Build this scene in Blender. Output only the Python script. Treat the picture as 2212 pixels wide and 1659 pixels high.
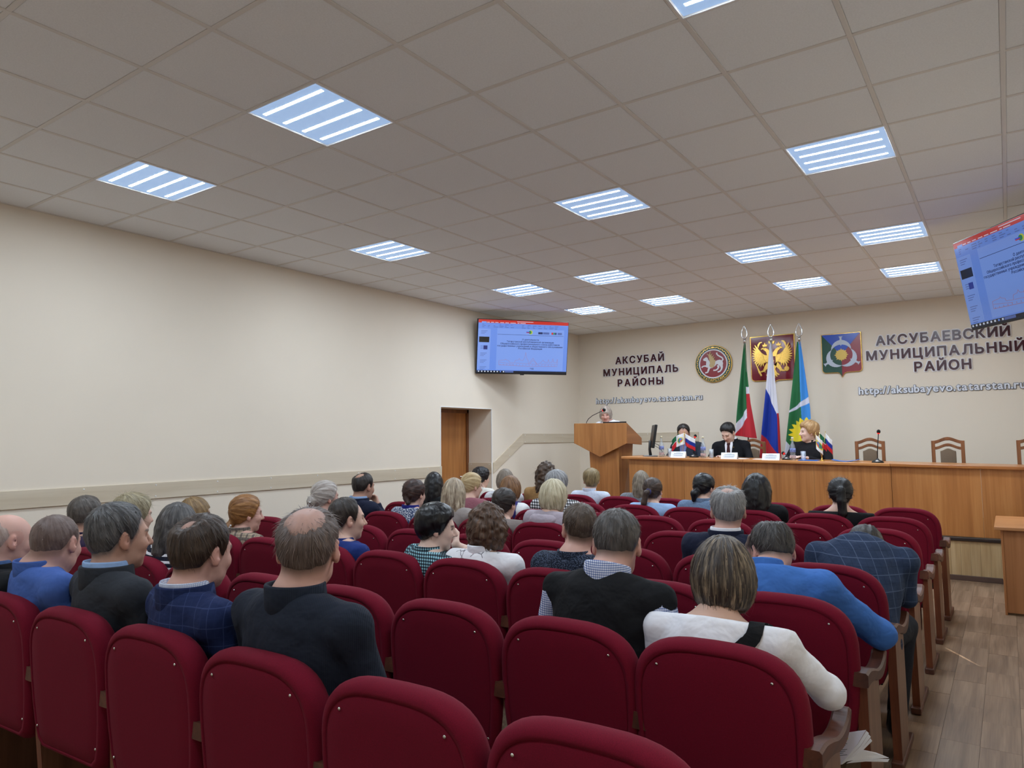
import bpy, bmesh, math, random
import numpy as np
from mathutils import Vector, Matrix
from mathutils.geometry import tessellate_polygon
R = math.radians
random.seed(7); rng = np.random.default_rng(11)
SC = bpy.context.scene
for o in list(bpy.data.objects): bpy.data.objects.remove(o)
C = SC.collection

# ------------------------------------------------------------------ camera
CAM_H = 1.56
FOC, YAW, PITCH, ROLL = 1541.5922, R(34.7356), R(4.413), R(-.6028)
def cam_basis():
    cy, sy, cp, sp = math.cos(YAW), math.sin(YAW), math.cos(PITCH), math.sin(PITCH)
    w = np.array([-sy*cp, cy*cp, sp]); r = np.array([cy, sy, 0.]); u = np.cross(r, w)
    cr, sr = math.cos(ROLL), math.sin(ROLL)
    return r*cr+u*sr, u*cr-r*sr, w
CR, CU, CW = cam_basis()
cam_d = bpy.data.cameras.new('camera'); cam = bpy.data.objects.new('camera', cam_d); C.objects.link(cam)
cam_d.sensor_width = 36.0; cam_d.lens = FOC/2212*36.0; cam_d.clip_start = .02; cam_d.clip_end = 200
M = Matrix([[CR[i], CU[i], -CW[i], 0] for i in range(3)]+[[0, 0, 0, 1]])
M.translation = Vector((0, 0, CAM_H)); cam.matrix_world = M
SC.camera = cam
def on_plane(u, v, axis, val):
    """world point where the sight line of a photo measurement meets a plane of the room"""
    d = (u-1106)/FOC*CR-(v-829.5)/FOC*CU+CW
    o = np.array([0, 0, CAM_H]); return o+d*((val-o[axis])/d[axis])

# ------------------------------------------------------------------ world, sun, exposure
W = bpy.data.worlds.new('sky'); SC.world = W; W.use_nodes = True
nt = W.node_tree; bg = nt.nodes['Background']
sky = nt.nodes.new('ShaderNodeTexSky'); sky.sky_type = 'NISHITA'; sky.sun_disc = False
sky.sun_elevation = R(32.7); sky.sun_rotation = R(149); sky.air_density = 1.2; sky.dust_density = 2.0
nt.links.new(sky.outputs[0], bg.inputs[0]); bg.inputs[1].default_value = .2
sun_d = bpy.data.lights.new('sun', 'SUN'); sun_d.energy = 12.5; sun_d.angle = R(.5); sun_d.color = (1, .96, .91)
sun = bpy.data.objects.new('sun', sun_d); C.objects.link(sun)
sd = Vector((-.518*math.cos(R(32.7)), .856*math.cos(R(32.7)), -math.sin(R(32.7))))
sun.rotation_euler = sd.to_track_quat('-Z', 'Y').to_euler(); sun.location = (6, 0, 6)
SC.view_settings.view_transform = 'Standard'; SC.view_settings.look = 'None'
SC.view_settings.exposure = 0.76; SC.view_settings.gamma = 1.0; SC.view_settings.use_curve_mapping = False
LED_STRENGTH = 104.0
SC.cycles.max_bounces = 7; SC.cycles.diffuse_bounces = 4; SC.cycles.glossy_bounces = 3; SC.cycles.transmission_bounces = 6
SC.cycles.use_denoising = True; SC.cycles.use_adaptive_sampling = True; SC.cycles.adaptive_threshold = .02; SC.cycles.sample_clamp_indirect = 6.0

# ------------------------------------------------------------------ materials
def lin(c):
    c = np.array(c, float)/255.0
    return tuple(np.where(c <= .04045, c/12.92, ((c+.055)/1.055)**2.4))
def rgb(r, g, b): return lin((r, g, b))+(1.0,)
MATS = {}
class NT:
    """small helper around a node tree"""
    def __init__(s, m): s.t = m.node_tree; s.n = s.t.nodes
    def new(s, typ, **kw):
        nd = s.n.new(typ)
        for k, v in kw.items():
            if k.startswith('i_'):
                key = k[2:]; key = int(key) if key.isdigit() else key
                nd.inputs[key].default_value = v
            else: setattr(nd, k, v)
        return nd
    def link(s, a, b): s.t.links.new(a, b)
    def math(s, op, a, b=None, c=None):
        nd = s.n.new('ShaderNodeMath'); nd.operation = op
        for i, x in enumerate((a, b, c)):
            if x is None: continue
            if isinstance(x, (int, float)): nd.inputs[i].default_value = x
            else: s.link(x, nd.inputs[i])
        return nd.outputs[0]
    def mix(s, f, a, b):
        nd = s.n.new('ShaderNodeMix'); nd.data_type = 'RGBA'
        for x, i in ((f, 0), (a, 6), (b, 7)):
            if isinstance(x, (int, float, tuple)): nd.inputs[i].default_value = x
            else: s.link(x, nd.inputs[i])
        return nd.outputs[2]
def mat(name, col=(200, 200, 200), rough=.6, metal=0.0, sheen=0.0, spec=.5, noise=None, bump=None, coat=0.0, emit=None, estr=1.0, trans=0.0, alpha=1.0):
    """noise=(scale, amount, (sx,sy,sz)); bump=(scale, strength)"""
    if name in MATS: return MATS[name]
    m = bpy.data.materials.new(name); m.use_nodes = True; MATS[name] = m
    t = NT(m); p = t.n['Principled BSDF']; c = rgb(*col)
    p.inputs['Base Color'].default_value = c; p.inputs['Roughness'].default_value = rough; p.inputs['Metallic'].default_value = metal
    p.inputs['Specular IOR Level'].default_value = spec
    if sheen: p.inputs['Sheen Weight'].default_value = sheen; p.inputs['Sheen Tint'].default_value = tuple(min(1, x*2+.1) for x in c[:3])+(1,); p.inputs['Sheen Roughness'].default_value = .4
    if coat: p.inputs['Coat Weight'].default_value = coat; p.inputs['Coat Roughness'].default_value = .15
    if trans: p.inputs['Transmission Weight'].default_value = trans; p.inputs['IOR'].default_value = 1.45
    if alpha < 1: p.inputs['Alpha'].default_value = alpha
    if emit: p.inputs['Emission Color'].default_value = rgb(*emit); p.inputs['Emission Strength'].default_value = estr
    tc = None
    if noise or bump: tc = t.new('ShaderNodeTexCoord')
    if noise:
        sc_, am, st = noise
        mp = t.new('ShaderNodeMapping'); mp.inputs['Scale'].default_value = st; t.link(tc.outputs['Object'], mp.inputs[0])
        nz = t.new('ShaderNodeTexNoise', i_Scale=sc_, i_Detail=5.0); t.link(mp.outputs[0], nz.inputs['Vector'])
        d = tuple(max(0, x*(1-am)) for x in c[:3])+(1,); l = tuple(min(1, x*(1+am)) for x in c[:3])+(1,)
        rr = t.new('ShaderNodeMapRange', i_1=.3, i_2=.7); t.link(nz.outputs['Fac'], rr.inputs[0])
        t.link(t.mix(rr.outputs[0], d, l), p.inputs['Base Color'])
    if bump:
        nb = t.new('ShaderNodeTexNoise', i_Scale=bump[0], i_Detail=3.0); t.link(tc.outputs['Object'], nb.inputs['Vector'])
        bp = t.new('ShaderNodeBump', i_Strength=bump[1], i_Distance=.01)
        if len(bump) > 2:
            n3 = t.new('ShaderNodeTexNoise', i_Scale=bump[2], i_Detail=3.0, i_Distortion=.25); t.link(tc.outputs['Object'], n3.inputs['Vector'])
            b3 = t.new('ShaderNodeBump', i_Strength=bump[3], i_Distance=.05); t.link(n3.outputs['Fac'], b3.inputs['Height']); t.link(b3.outputs[0], bp.inputs['Normal']); t.link(nb.outputs['Fac'], bp.inputs['Height']); t.link(bp.outputs[0], p.inputs['Normal'])
    return m
def wood(name, base, dark, light, rough=.4, scale=1.0, axis=2, coat=.15, var=.12):
    """laminate with long grain streaks along an object axis"""
    if name in MATS: return MATS[name]
    m = bpy.data.materials.new(name); m.use_nodes = True; MATS[name] = m
    t = NT(m); p = t.n['Principled BSDF']; tc = t.new('ShaderNodeTexCoord'); oi = t.new('ShaderNodeObjectInfo')
    st = [9.0*scale]*3; st[axis] = .55*scale
    mp = t.new('ShaderNodeMapping'); mp.inputs['Scale'].default_value = st; t.link(tc.outputs['Object'], mp.inputs[0])
    rv = t.new('ShaderNodeVectorMath', operation='SCALE'); t.link(oi.outputs['Random'], rv.inputs['Scale']); rv.inputs[0].default_value = (31, 17, 23)
    ad = t.new('ShaderNodeVectorMath', operation='ADD'); t.link(mp.outputs[0], ad.inputs[0]); t.link(rv.outputs[0], ad.inputs[1])
    n1 = t.new('ShaderNodeTexNoise', i_Scale=1.0, i_Detail=4.0, i_Distortion=.7); t.link(ad.outputs[0], n1.inputs['Vector'])
    st2 = [60.0*scale]*3; st2[axis] = 1.6*scale
    mp2 = t.new('ShaderNodeMapping'); mp2.inputs['Scale'].default_value = st2; t.link(tc.outputs['Object'], mp2.inputs[0])
    n2 = t.new('ShaderNodeTexNoise', i_Scale=1.0, i_Detail=3.0); t.link(mp2.outputs[0], n2.inputs['Vector'])
    cr = t.new('ShaderNodeValToRGB'); e = cr.color_ramp.elements
    e[0].position, e[0].color = .3, rgb(*dark); e[1].position, e[1].color = .72, rgb(*light)
    k = cr.color_ramp.elements.new(.5); k.color = rgb(*base)
    mx = t.math('ADD', t.math('MULTIPLY', n1.outputs['Fac'], .72), t.math('MULTIPLY', n2.outputs['Fac'], .28))
    t.link(mx, cr.inputs[0])
    hv = t.new('ShaderNodeHueSaturation'); t.link(cr.outputs[0], hv.inputs['Color'])
    t.link(t.math('ADD', t.math('MULTIPLY', oi.outputs['Random'], var), 1-var/2), hv.inputs['Value'])
    t.link(hv.outputs[0], p.inputs['Base Color'])
    p.inputs['Roughness'].default_value = rough; p.inputs['Coat Weight'].default_value = coat; p.inputs['Coat Roughness'].default_value = .2
    return m
M_WALL = mat('wall_paint', (231, 220, 204), .85, noise=(1.2, .02, (1, 1, 1)), bump=(260, .06))
M_CEIL = mat('ceiling_tile', (238, 239, 241), .9, noise=(120, .035, (1, 1, 1)), bump=(300, .12))
M_RUN = mat('ceiling_runner', (224, 219, 214), .5)
M_RED = mat('red_upholstery', (103, 8, 33), .9, sheen=.10, noise=(420, .18, (1, 1, 1)), bump=(700, .15), spec=.2)
M_BLK = mat('black_plastic', (16, 16, 18), .4)
M_CHR = mat('chrome', (225, 228, 232), .18, 1.0)
M_GOLD = mat('gold', (214, 172, 88), .28, 1.0, noise=(60, .2, (1, 1, 1)), bump=(150, .35))
M_WHITE = mat('white_plastic', (236, 237, 240), .45)
M_CHERRY = wood('cherry_laminate', (176, 116, 62), (148, 92, 46), (198, 140, 82), .38, 1.0)
M_CHERRYX = wood('cherry_laminate_long', (184, 120, 64), (156, 96, 48), (204, 144, 86), .32, 1.0, axis=0)
M_DWOOD = wood('dark_chair_wood', (84, 46, 32), (62, 34, 24), (106, 62, 42), .5, 1.6, axis=1, coat=.03)
M_DWOODZ = wood('dark_chair_panel', (112, 76, 56), (92, 60, 44), (130, 92, 70), .4, 1.4, axis=2)
M_LEDGE = wood('orange_edge_band', (112, 60, 38), (88, 46, 30), (132, 76, 50), .4, 2.2, axis=2)
M_PALE = wood('pale_rail_laminate', (206, 192, 170), (194, 178, 154), (216, 204, 184), .5, 1.0, axis=1, coat=0)
M_PALEX = wood('pale_rail_laminate_x', (206, 192, 170), (194, 178, 154), (216, 204, 184), .5, 1.0, axis=0, coat=0)
M_OAK = wood('pale_oak_board', (186, 158, 116), (166, 136, 94), (204, 178, 138), .45, 1.5, axis=2)
M_PLANK = wood('floor_plank', (126, 101, 79), (96, 74, 55), (152, 126, 102), .45, 1.9, axis=1, coat=.05, var=.3)
M_BROWN = mat('brown_trim', (88, 66, 56), .5)
M_SCREW = mat('steel_screw', (205, 205, 200), .25, 1.0)

# ------------------------------------------------------------------ mesh helpers
class MB:
    def __init__(s): s.v = []; s.f = []
    def add(s, v, f):
        o = len(s.v); s.v += [tuple(map(float, p)) for p in v]; s.f += [tuple(i+o for i in q) for q in f]; return s
    def box(s, x0, x1, y0, y1, z0, z1, m=None):
        v = [(x, y, z) for z in (z0, z1) for y in (y0, y1) for x in (x0, x1)]
        if m is not None: v = [tuple(m @ Vector(p)) for p in v]
        return s.add(v, [(0, 2, 3, 1), (4, 5, 7, 6), (0, 1, 5, 4), (2, 6, 7, 3), (0, 4, 6, 2), (1, 3, 7, 5)])
    def tube(s, pts, r, n=8, cap=True):
        pts = [np.array(p, float) for p in pts]; rs = r if hasattr(r, '__len__') else [r]*len(pts)
        rings = []; prev = None
        for i, p in enumerate(pts):
            a = pts[max(i-1, 0)]; b = pts[min(i+1, len(pts)-1)]; t = b-a; t = t/(np.linalg.norm(t)+1e-12)
            if prev is None:
                ref = np.array([0, 0, 1.]) if abs(t[2]) < .9 else np.array([1., 0, 0])
                e1 = np.cross(t, ref)
            else: e1 = prev-t*np.dot(prev, t)
            e1 /= np.linalg.norm(e1)+1e-12; e2 = np.cross(t, e1); prev = e1
            rings.append([p+rs[i]*(math.cos(2*math.pi*k/n)*e1+math.sin(2*math.pi*k/n)*e2) for k in range(n)])
        v = [q for rg in rings for q in rg]; f = []
        for i in range(len(pts)-1):
            for k in range(n): f.append((i*n+k, i*n+(k+1) % n, (i+1)*n+(k+1) % n, (i+1)*n+k))
        if cap: f.append(tuple(range(n))[::-1]); f.append(tuple((len(pts)-1)*n+k for k in range(n)))
        return s.add(v, f)
    def lathe(s, prof, c=(0, 0, 0), n=20):
        v = []; f = []; m = len(prof)
        for k in range(n):
            a = 2*math.pi*k/n
            for r, z in prof: v.append((c[0]+r*math.cos(a), c[1]+r*math.sin(a), c[2]+z))
        for k in range(n):
            k2 = (k+1) % n
            for i in range(m-1): f.append((k*m+i, k2*m+i, k2*m+i+1, k*m+i+1))
        f.append(tuple(k*m for k in range(n))[::-1]); f.append(tuple(k*m+m-1 for k in range(n)))
        return s.add(v, f)
    def prism(s, poly, t0, t1, plane='xz'):
        """extrude a 2-D outline; plane xz -> extruded along y, yz -> along x, xy -> along z"""
        n = len(poly)
        def P(p, t): return {'xz': (p[0], t, p[1]), 'yz': (t, p[0], p[1]), 'xy': (p[0], p[1], t)}[plane]
        v = [P(p, t0) for p in poly]+[P(p, t1) for p in poly]
        tri = tessellate_polygon([[Vector((p[0], p[1], 0)) for p in poly]])
        f = [tuple(t) for t in tri]+[tuple(i+n for i in t)[::-1] for t in tri]
        f += [(i, (i+1) % n, (i+1) % n+n, i+n) for i in range(n)]
        return s.add(v, f)
    def loft(s, rings, cap0=True, cap1=True):
        n = len(rings[0]); v = [p for r in rings for p in r]; f = []
        for i in range(len(rings)-1):
            for k in range(n): f.append((i*n+k, i*n+(k+1) % n, (i+1)*n+(k+1) % n, (i+1)*n+k))
        if cap0: f.append(tuple(range(n))[::-1])
        if cap1: f.append(tuple((len(rings)-1)*n+k for k in range(n)))
        return s.add(v, f)
    def ball(s, c, r, nu=12, nv=8, m=None):
        rr = r if hasattr(r, '__len__') else (r, r, r); v = [(0, 0, 1)]
        for i in range(1, nv):
            a = math.pi*i/nv
            for k in range(nu): b = 2*math.pi*k/nu; v.append((math.sin(a)*math.cos(b), math.sin(a)*math.sin(b), math.cos(a)))
        v.append((0, 0, -1)); f = [(0, 1+k, 1+(k+1) % nu) for k in range(nu)]
        for i in range(nv-2):
            for k in range(nu): f.append((1+i*nu+k, 1+(i+1)*nu+k, 1+(i+1)*nu+(k+1) % nu, 1+i*nu+(k+1) % nu))
        L = len(v)-1; f += [(L, L-nu+(k+1) % nu, L-nu+k) for k in range(nu)]
        v = [(p[0]*rr[0], p[1]*rr[1], p[2]*rr[2]) for p in v]
        if m is not None: v = [tuple(m @ Vector(p)) for p in v]
        return s.add([(p[0]+c[0], p[1]+c[1], p[2]+c[2]) for p in v], f)
    def mesh(s, name, smooth=False, bevel=0, seg=2, fix=True):
        me = bpy.data.meshes.new(name); me.from_pydata(s.v, [], s.f)
        if fix or bevel:
            bm = bmesh.new(); bm.from_mesh(me)
            bmesh.ops.recalc_face_normals(bm, faces=bm.faces)
            if bevel:
                bmesh.ops.bevel(bm, geom=[e for e in bm.edges if len(e.link_faces) == 2 and e.calc_face_angle(0) > .5], offset=bevel, segments=seg, affect='EDGES', profile=.5)
            bmesh.ops.recalc_face_normals(bm, faces=bm.faces); bm.to_mesh(me); bm.free()
        if smooth: me.polygons.foreach_set('use_smooth', [True]*len(me.polygons))
        me.update(); return me
def obj(name, me, m=None, parent=None, loc=None, rot=None):
    o = bpy.data.objects.new(name, me); C.objects.link(o)
    if m is not None and me is not None:
        if not me.materials: me.materials.append(m)
        elif me.materials[0] != m:
            o.material_slots[0].link = 'OBJECT'; o.material_slots[0].material = m
    if parent is not None: o.parent = parent
    if loc is not None: o.location = loc
    if rot is not None: o.rotation_euler = rot
    return o
def tag(o, label=None, cat=None, group=None, kind=None):
    for k, v in (('label', label), ('category', cat), ('group', group), ('kind', kind)):
        if v: o[k] = v
    return o
def thing(name, label, cat, loc=(0, 0, 0), rz=0, group=None):
    o = bpy.data.objects.new(name, None); C.objects.link(o); o.empty_display_size = .1
    o.location = loc; o.rotation_euler = (0, 0, rz); return tag(o, label, cat, group)
def struct(name, me, m, parent=None):
    o = obj(name, me, m, parent)
    if parent is None: o['kind'] = 'structure'
    return o
def outline_letter(mb, v, f, off, ext, step=.0018):
    """thickened letter: signed distance to the glyph outline on a small grid, traced and filled"""
    ed = []
    for t in f:
        if len(t) == 4:
            for k in range(4):
                a, b = v[t[k]], v[t[(k+1) % 4]]
                if a[1] < 0 and b[1] < 0 and np.hypot(a[0]-b[0], a[2]-b[2]) > 1e-7: ed.append((a[[0, 2]], b[[0, 2]]))
    A = np.array([e[0] for e in ed]); B = np.array([e[1] for e in ed])
    lo = v[:, [0, 2]].min(0)-off-3*step; hi = v[:, [0, 2]].max(0)+off+3*step
    xs = np.arange(lo[0], hi[0], step); zs = np.arange(lo[1], hi[1], step); P = np.stack(np.meshgrid(xs, zs, indexing='ij'), -1).reshape(-1, 2)
    d = np.full(len(P), 9.0)
    for a, b in zip(A, B):
        e = b-a; t = np.clip(((P-a)@e)/(e@e+1e-12), 0, 1); d = np.minimum(d, np.hypot(*(P-a-t[:, None]*e).T))
    wn = np.zeros(len(P), int); P2 = P+np.array([1.3e-6, 2.7e-6])          # winding number of the directed outline
    for a, b in zip(A, B):
        s = (b[0]-a[0])*(P2[:, 1]-a[1])-(P2[:, 0]-a[0])*(b[1]-a[1])
        wn += ((a[1] <= P2[:, 1]) & (b[1] > P2[:, 1]) & (s > 0)).astype(int)-((a[1] > P2[:, 1]) & (b[1] <= P2[:, 1]) & (s < 0)).astype(int)
    ins = wn != 0
    F = (np.where(ins, -d, d)-off).reshape(len(xs), len(zs)); F = np.where(F == 0, 1e-9, F); I = F < 0
    nxt = {}; acc = {}
    def cross(c, p):
        s = acc.setdefault(c, [0, 0, 0]); s[0] += p[0]; s[1] += p[1]; s[2] += 1
    for i, j in np.argwhere(I[:-1] != I[1:]):
        t = F[i, j]/(F[i, j]-F[i+1, j]); p = (xs[i]+t*step, zs[j]); a, b = (i, j-1), (i, j); cross(a, p); cross(b, p)
        a, b = (a, b) if I[i, j] else (b, a); nxt.setdefault(a, []).append(b)
    for i, j in np.argwhere(I[:, :-1] != I[:, 1:]):
        t = F[i, j]/(F[i, j]-F[i, j+1]); p = (xs[i], zs[j]+t*step); a, b = (i, j), (i-1, j); cross(a, p); cross(b, p)
        a, b = (a, b) if I[i, j] else (b, a); nxt.setdefault(a, []).append(b)
    loops = []
    while nxt:
        s = next(iter(nxt)); c = s; L = []
        while c in nxt:
            L.append((acc[c][0]/acc[c][2], acc[c][1]/acc[c][2])); n = nxt[c].pop()
            if not nxt[c]: del nxt[c]
            c = n
            if c == s: break
        keep = []                       # drop points on straight runs
        for k in range(len(L)):
            a, b, c2 = L[k-2], L[k], L[(k+2) % len(L)]
            if abs((b[0]-a[0])*(c2[1]-a[1])-(b[1]-a[1])*(c2[0]-a[0])) > 3e-7 or k % 9 == 0: keep.append(b)
        if len(keep) > 3: loops.append(keep)
    def area(L): return sum(a[0]*b[1]-b[0]*a[1] for a, b in zip(L, L[1:]+L[:1]))/2
    def within(q, L):
        c = False
        for a, b in zip(L, L[1:]+L[:1]):
            if (a[1] > q[1]) != (b[1] > q[1]) and q[0] < (b[0]-a[0])*(q[1]-a[1])/(b[1]-a[1])+a[0]: c = not c
        return c
    outer = [L for L in loops if area(L) > 0]; holes = [L for L in loops if area(L) <= 0]
    for O in outer:
        grp = [O]+[h for h in holes if within(h[0], O)]; flat = [q for L in grp for q in L]; n = len(flat)
        tr = tessellate_polygon([[Vector((q[0], q[1], 0)) for q in L] for L in grp])
        vv = [(q[0], -ext, q[1]) for q in flat]+[(q[0], ext, q[1]) for q in flat]; ff = []
        for t in tr:
            a, b, c = [flat[k] for k in t]; s = (b[0]-a[0])*(c[1]-a[1])-(b[1]-a[1])*(c[0]-a[0]); ff.append(tuple(t) if s > 0 else tuple(t)[::-1])
        o = 0
        for L in grp:
            m = len(L); ff += [(o+k, o+k+n, o+(k+1) % m+n, o+(k+1) % m) for k in range(m)]; o += m
        mb.add(vv, ff)
GLYPH = {}
def glyph(s, size, off=0.0, ext=.002):
    """mesh of a piece of lettering in the xz plane, facing -y, origin at its left baseline; off thickens the strokes"""
    key = (s, size, off, ext)
    if key in GLYPH: return GLYPH[key]
    base = (s, size)
    if base not in GLYPH:
        cu = bpy.data.curves.new('lettering', 'FONT'); cu.body = s; cu.size = size; cu.extrude = .5; cu.resolution_u = 3
        o = bpy.data.objects.new('lettering', cu); C.objects.link(o)
        me = bpy.data.meshes.new_from_object(o.evaluated_get(bpy.context.evaluated_depsgraph_get()))
        bpy.data.objects.remove(o); bpy.data.curves.remove(cu)
        co = np.empty(len(me.vertices)*3, np.float32); me.vertices.foreach_get('co', co); co = co.reshape(-1, 3)
        GLYPH[base] = (co[:, [0, 2, 1]]*np.array([1, -2, 1]), [tuple(f.vertices) for f in me.polygons]); bpy.data.meshes.remove(me)
    v, f = GLYPH[base]; mb = MB()
    if off > .0004: outline_letter(mb, v, f, off, ext, .0018 if size > .05 else .0007)
    else: mb.add(v*np.array([1, ext, 1]), f)
    me = mb.mesh('letter', fix=False)
    a = np.array(mb.v) if mb.v else np.zeros((1, 3)); bb = (a[:, 0].min(), a[:, 0].max(), a[:, 2].min(), a[:, 2].max())
    GLYPH[key] = (me, bb); return GLYPH[key]
def text_line(s, size, off=.0006, ext=.0002):
    """a whole printed line as one mesh"""
    key = ('line', s, size)
    if key in GLYPH: return GLYPH[key]
    mb = MB(); x = 0
    for ch in s:
        if ch == ' ': x += size*.30; continue
        me, bb = glyph(ch, size, off+.0001, ext); mb.add([(v.co.x-bb[0]+x, v.co.y, v.co.z) for v in me.vertices], [tuple(q.vertices) for q in me.polygons]); x += bb[1]-bb[0]+size*.06
    GLYPH[key] = (mb.mesh('slide_text', fix=False), (0, x, 0, size)); return GLYPH[key]
SLIDE = ('О деятельности', 'Татарстанской республиканской организации', 'Общероссийского профессионального союза работников', 'государственных учреждений и общественного обслуживания', 'Российской Федерации')
for _l in SLIDE+('год',): text_line(_l, .0335)
# lettering meshes are made first, while the scene is still small
for _w, _c, _b, _r in (('АКСУБЙМНИЦПЛЬРОЫ', .118, .0045, .011), ('АКСУБЕВИЙМНЦПЛЬЫРО', .128, .0055, .013)):
    for _ch in set(_w): glyph(_ch, _c/.72, _b, .006); glyph(_ch, _c/.72, _b+_r, .003)
for _c, _b, _r in ((.100, .002, .0055), (.106, .0035, .006)):
    for _ch in set('http://aksubayevo.tatarstan.ru'): glyph(_ch, _c/.72, _b, .005); glyph(_ch, _c/.72, _b+_r, .003)
for _ch in set('ТАТАРСТАН'): glyph(_ch, .056, .0012, .0015)
def stroke(pts, ws):
    """outline polygon of a tapered 2-D stroke"""
    pts = [np.array(p, float) for p in pts]; ws = ws if hasattr(ws, '__len__') else [ws]*len(pts)
    l, r = [], []
    for i, p in enumerate(pts):
        t = pts[min(i+1, len(pts)-1)]-pts[max(i-1, 0)]; t /= np.linalg.norm(t)+1e-9; n = np.array([-t[1], t[0]])
        l.append(p+n*ws[i]/2); r.append(p-n*ws[i]/2)
    return [tuple(p) for p in l+r[::-1]]
def circle(cx, cy, r, n=24, r2=None): return [(cx+r*math.cos(2*math.pi*k/n), cy+(r2 or r)*math.sin(2*math.pi*k/n)) for k in range(n)]
# ================================================================== THE ROOM
XL, XR, YB, YF, ZC = -6.44, .66, -1.7, 11.45, 3.461
STAGE_Y, STAGE_Z = 9.15, .45
# floor: base slab, planks of the aisle as parts, the rest joined
floor = struct('floor', MB().box(XL-.3, XR+.3, YB-.3, YF+.3, -.12, -.004).mesh('floor'), mat('floor_base', (70, 54, 42), .7))
PW, PL = .172, .49
rest = MB(); plank_cache = {}
i = 0; x = XR
while x > XL:
    x0 = max(x-PW, XL); y = YB-random.random()*PL
    while y < STAGE_Y:
        l = PL*random.choice((.8, 1.0, 1.0, 1.2)); y0, y1 = max(y, YB), min(y+l, STAGE_Y-.012)
        if y1-y0 > .03:
            if x > -.75 and y1 > 2.0:
                me = MB().box(-(x-x0)/2+.0006, (x-x0)/2-.0006, -(y1-y0)/2+.0006, (y1-y0)/2-.0006, -.004, random.uniform(-.0006, .0004)).mesh('plank', fix=False)
                obj('plank', me, M_PLANK, floor, ((x+x0)/2, (y0+y1)/2, 0))
            else: rest.box(x0+.0012, x-.0012, y0+.0012, y1-.0012, -.004, random.uniform(-.0006, .0004))
        y += l
    x -= PW
tag(obj('planks_under_seats', rest.mesh('planks_under_seats', fix=False), M_PLANK, floor), kind='stuff')
# walls
D0, D1, DZ, DD = 7.545, 8.735, 2.02, .46          # doorway in the left wall
wl = MB().box(XL-.5, XL, YB-.3, D0, 0, ZC+.1).box(XL-.5, XL, D1, YF+.3, 0, ZC+.1).box(XL-.5, XL, D0, D1, DZ, ZC+.1)
struct('wall_left', wl.mesh('wall_left'), M_WALL)
struct('wall_front', MB().box(XL, XR+.3, YF, YF+.3, 0, ZC+.1).mesh('wall_front'), M_WALL)
struct('wall_back', MB().box(XL, XR+.3, YB-.3, YB, 0, ZC+.1).mesh('wall_back'), M_WALL)
WINS = [(.1, 1.7), (3.75, 5.42), (7.1, 8.5)]; WZ0, WZ1 = .92, 2.75
wr = MB(); yy = YB
for a, b in WINS: wr.box(XR, XR+.3, yy, a, 0, ZC+.1).box(XR, XR+.3, a, b, 0, WZ0).box(XR, XR+.3, a, b, WZ1, ZC+.1); yy = b
wr.box(XR, XR+.3, yy, YF+.3, 0, ZC+.1)
struct('wall_right', wr.mesh('wall_right'), M_WALL)
def mix_mat(name, a, b, fac):
    m = bpy.data.materials.new(name); m.use_nodes = True; t = NT(m); t.n.remove(t.n['Principled BSDF'])
    sa, sb = t.n.new(a[0]), t.n.new(b[0]); sa.inputs['Color'].default_value = a[1]; sb.inputs['Color'].default_value = b[1]
    if 'Roughness' in sb.inputs and b[0].endswith('Glossy'): sb.inputs['Roughness'].default_value = .03
    mx = t.new('ShaderNodeMixShader', i_0=fac); t.link(sa.outputs[0], mx.inputs[1]); t.link(sb.outputs[0], mx.inputs[2]); t.link(mx.outputs[0], t.n['Material Output'].inputs[0])
    MATS[name] = m; return m
M_GLASS = mix_mat('window_glass', ('ShaderNodeBsdfTransparent', (.95, .97, .97, 1)), ('ShaderNodeBsdfAnisotropic', (1, 1, 1, 1)), .06)
for k, (a, b) in enumerate(WINS):
    w = struct('window_%d' % (k+1), MB().box(XR+.16, XR+.23, a, b, WZ0, WZ0+.06).box(XR+.16, XR+.23, a, b, WZ1-.06, WZ1).box(XR+.16, XR+.23, a, a+.06, WZ0, WZ1).box(XR+.16, XR+.23, b-.06, b, WZ0, WZ1).box(XR+.16, XR+.23, (a+b)/2+.28, (a+b)/2+.34, WZ0, WZ1).mesh('window_frame'), M_WHITE)
    obj('pane', MB().box(XR+.19, XR+.20, a+.06, b-.06, WZ0+.06, WZ1-.06).mesh('pane'), M_GLASS, w)
    obj('window_sill', MB().box(XR-.10, XR+.16, a-.04, b+.04, WZ0-.04, WZ0).mesh('window_sill', bevel=.006), M_WHITE, w)
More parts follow.
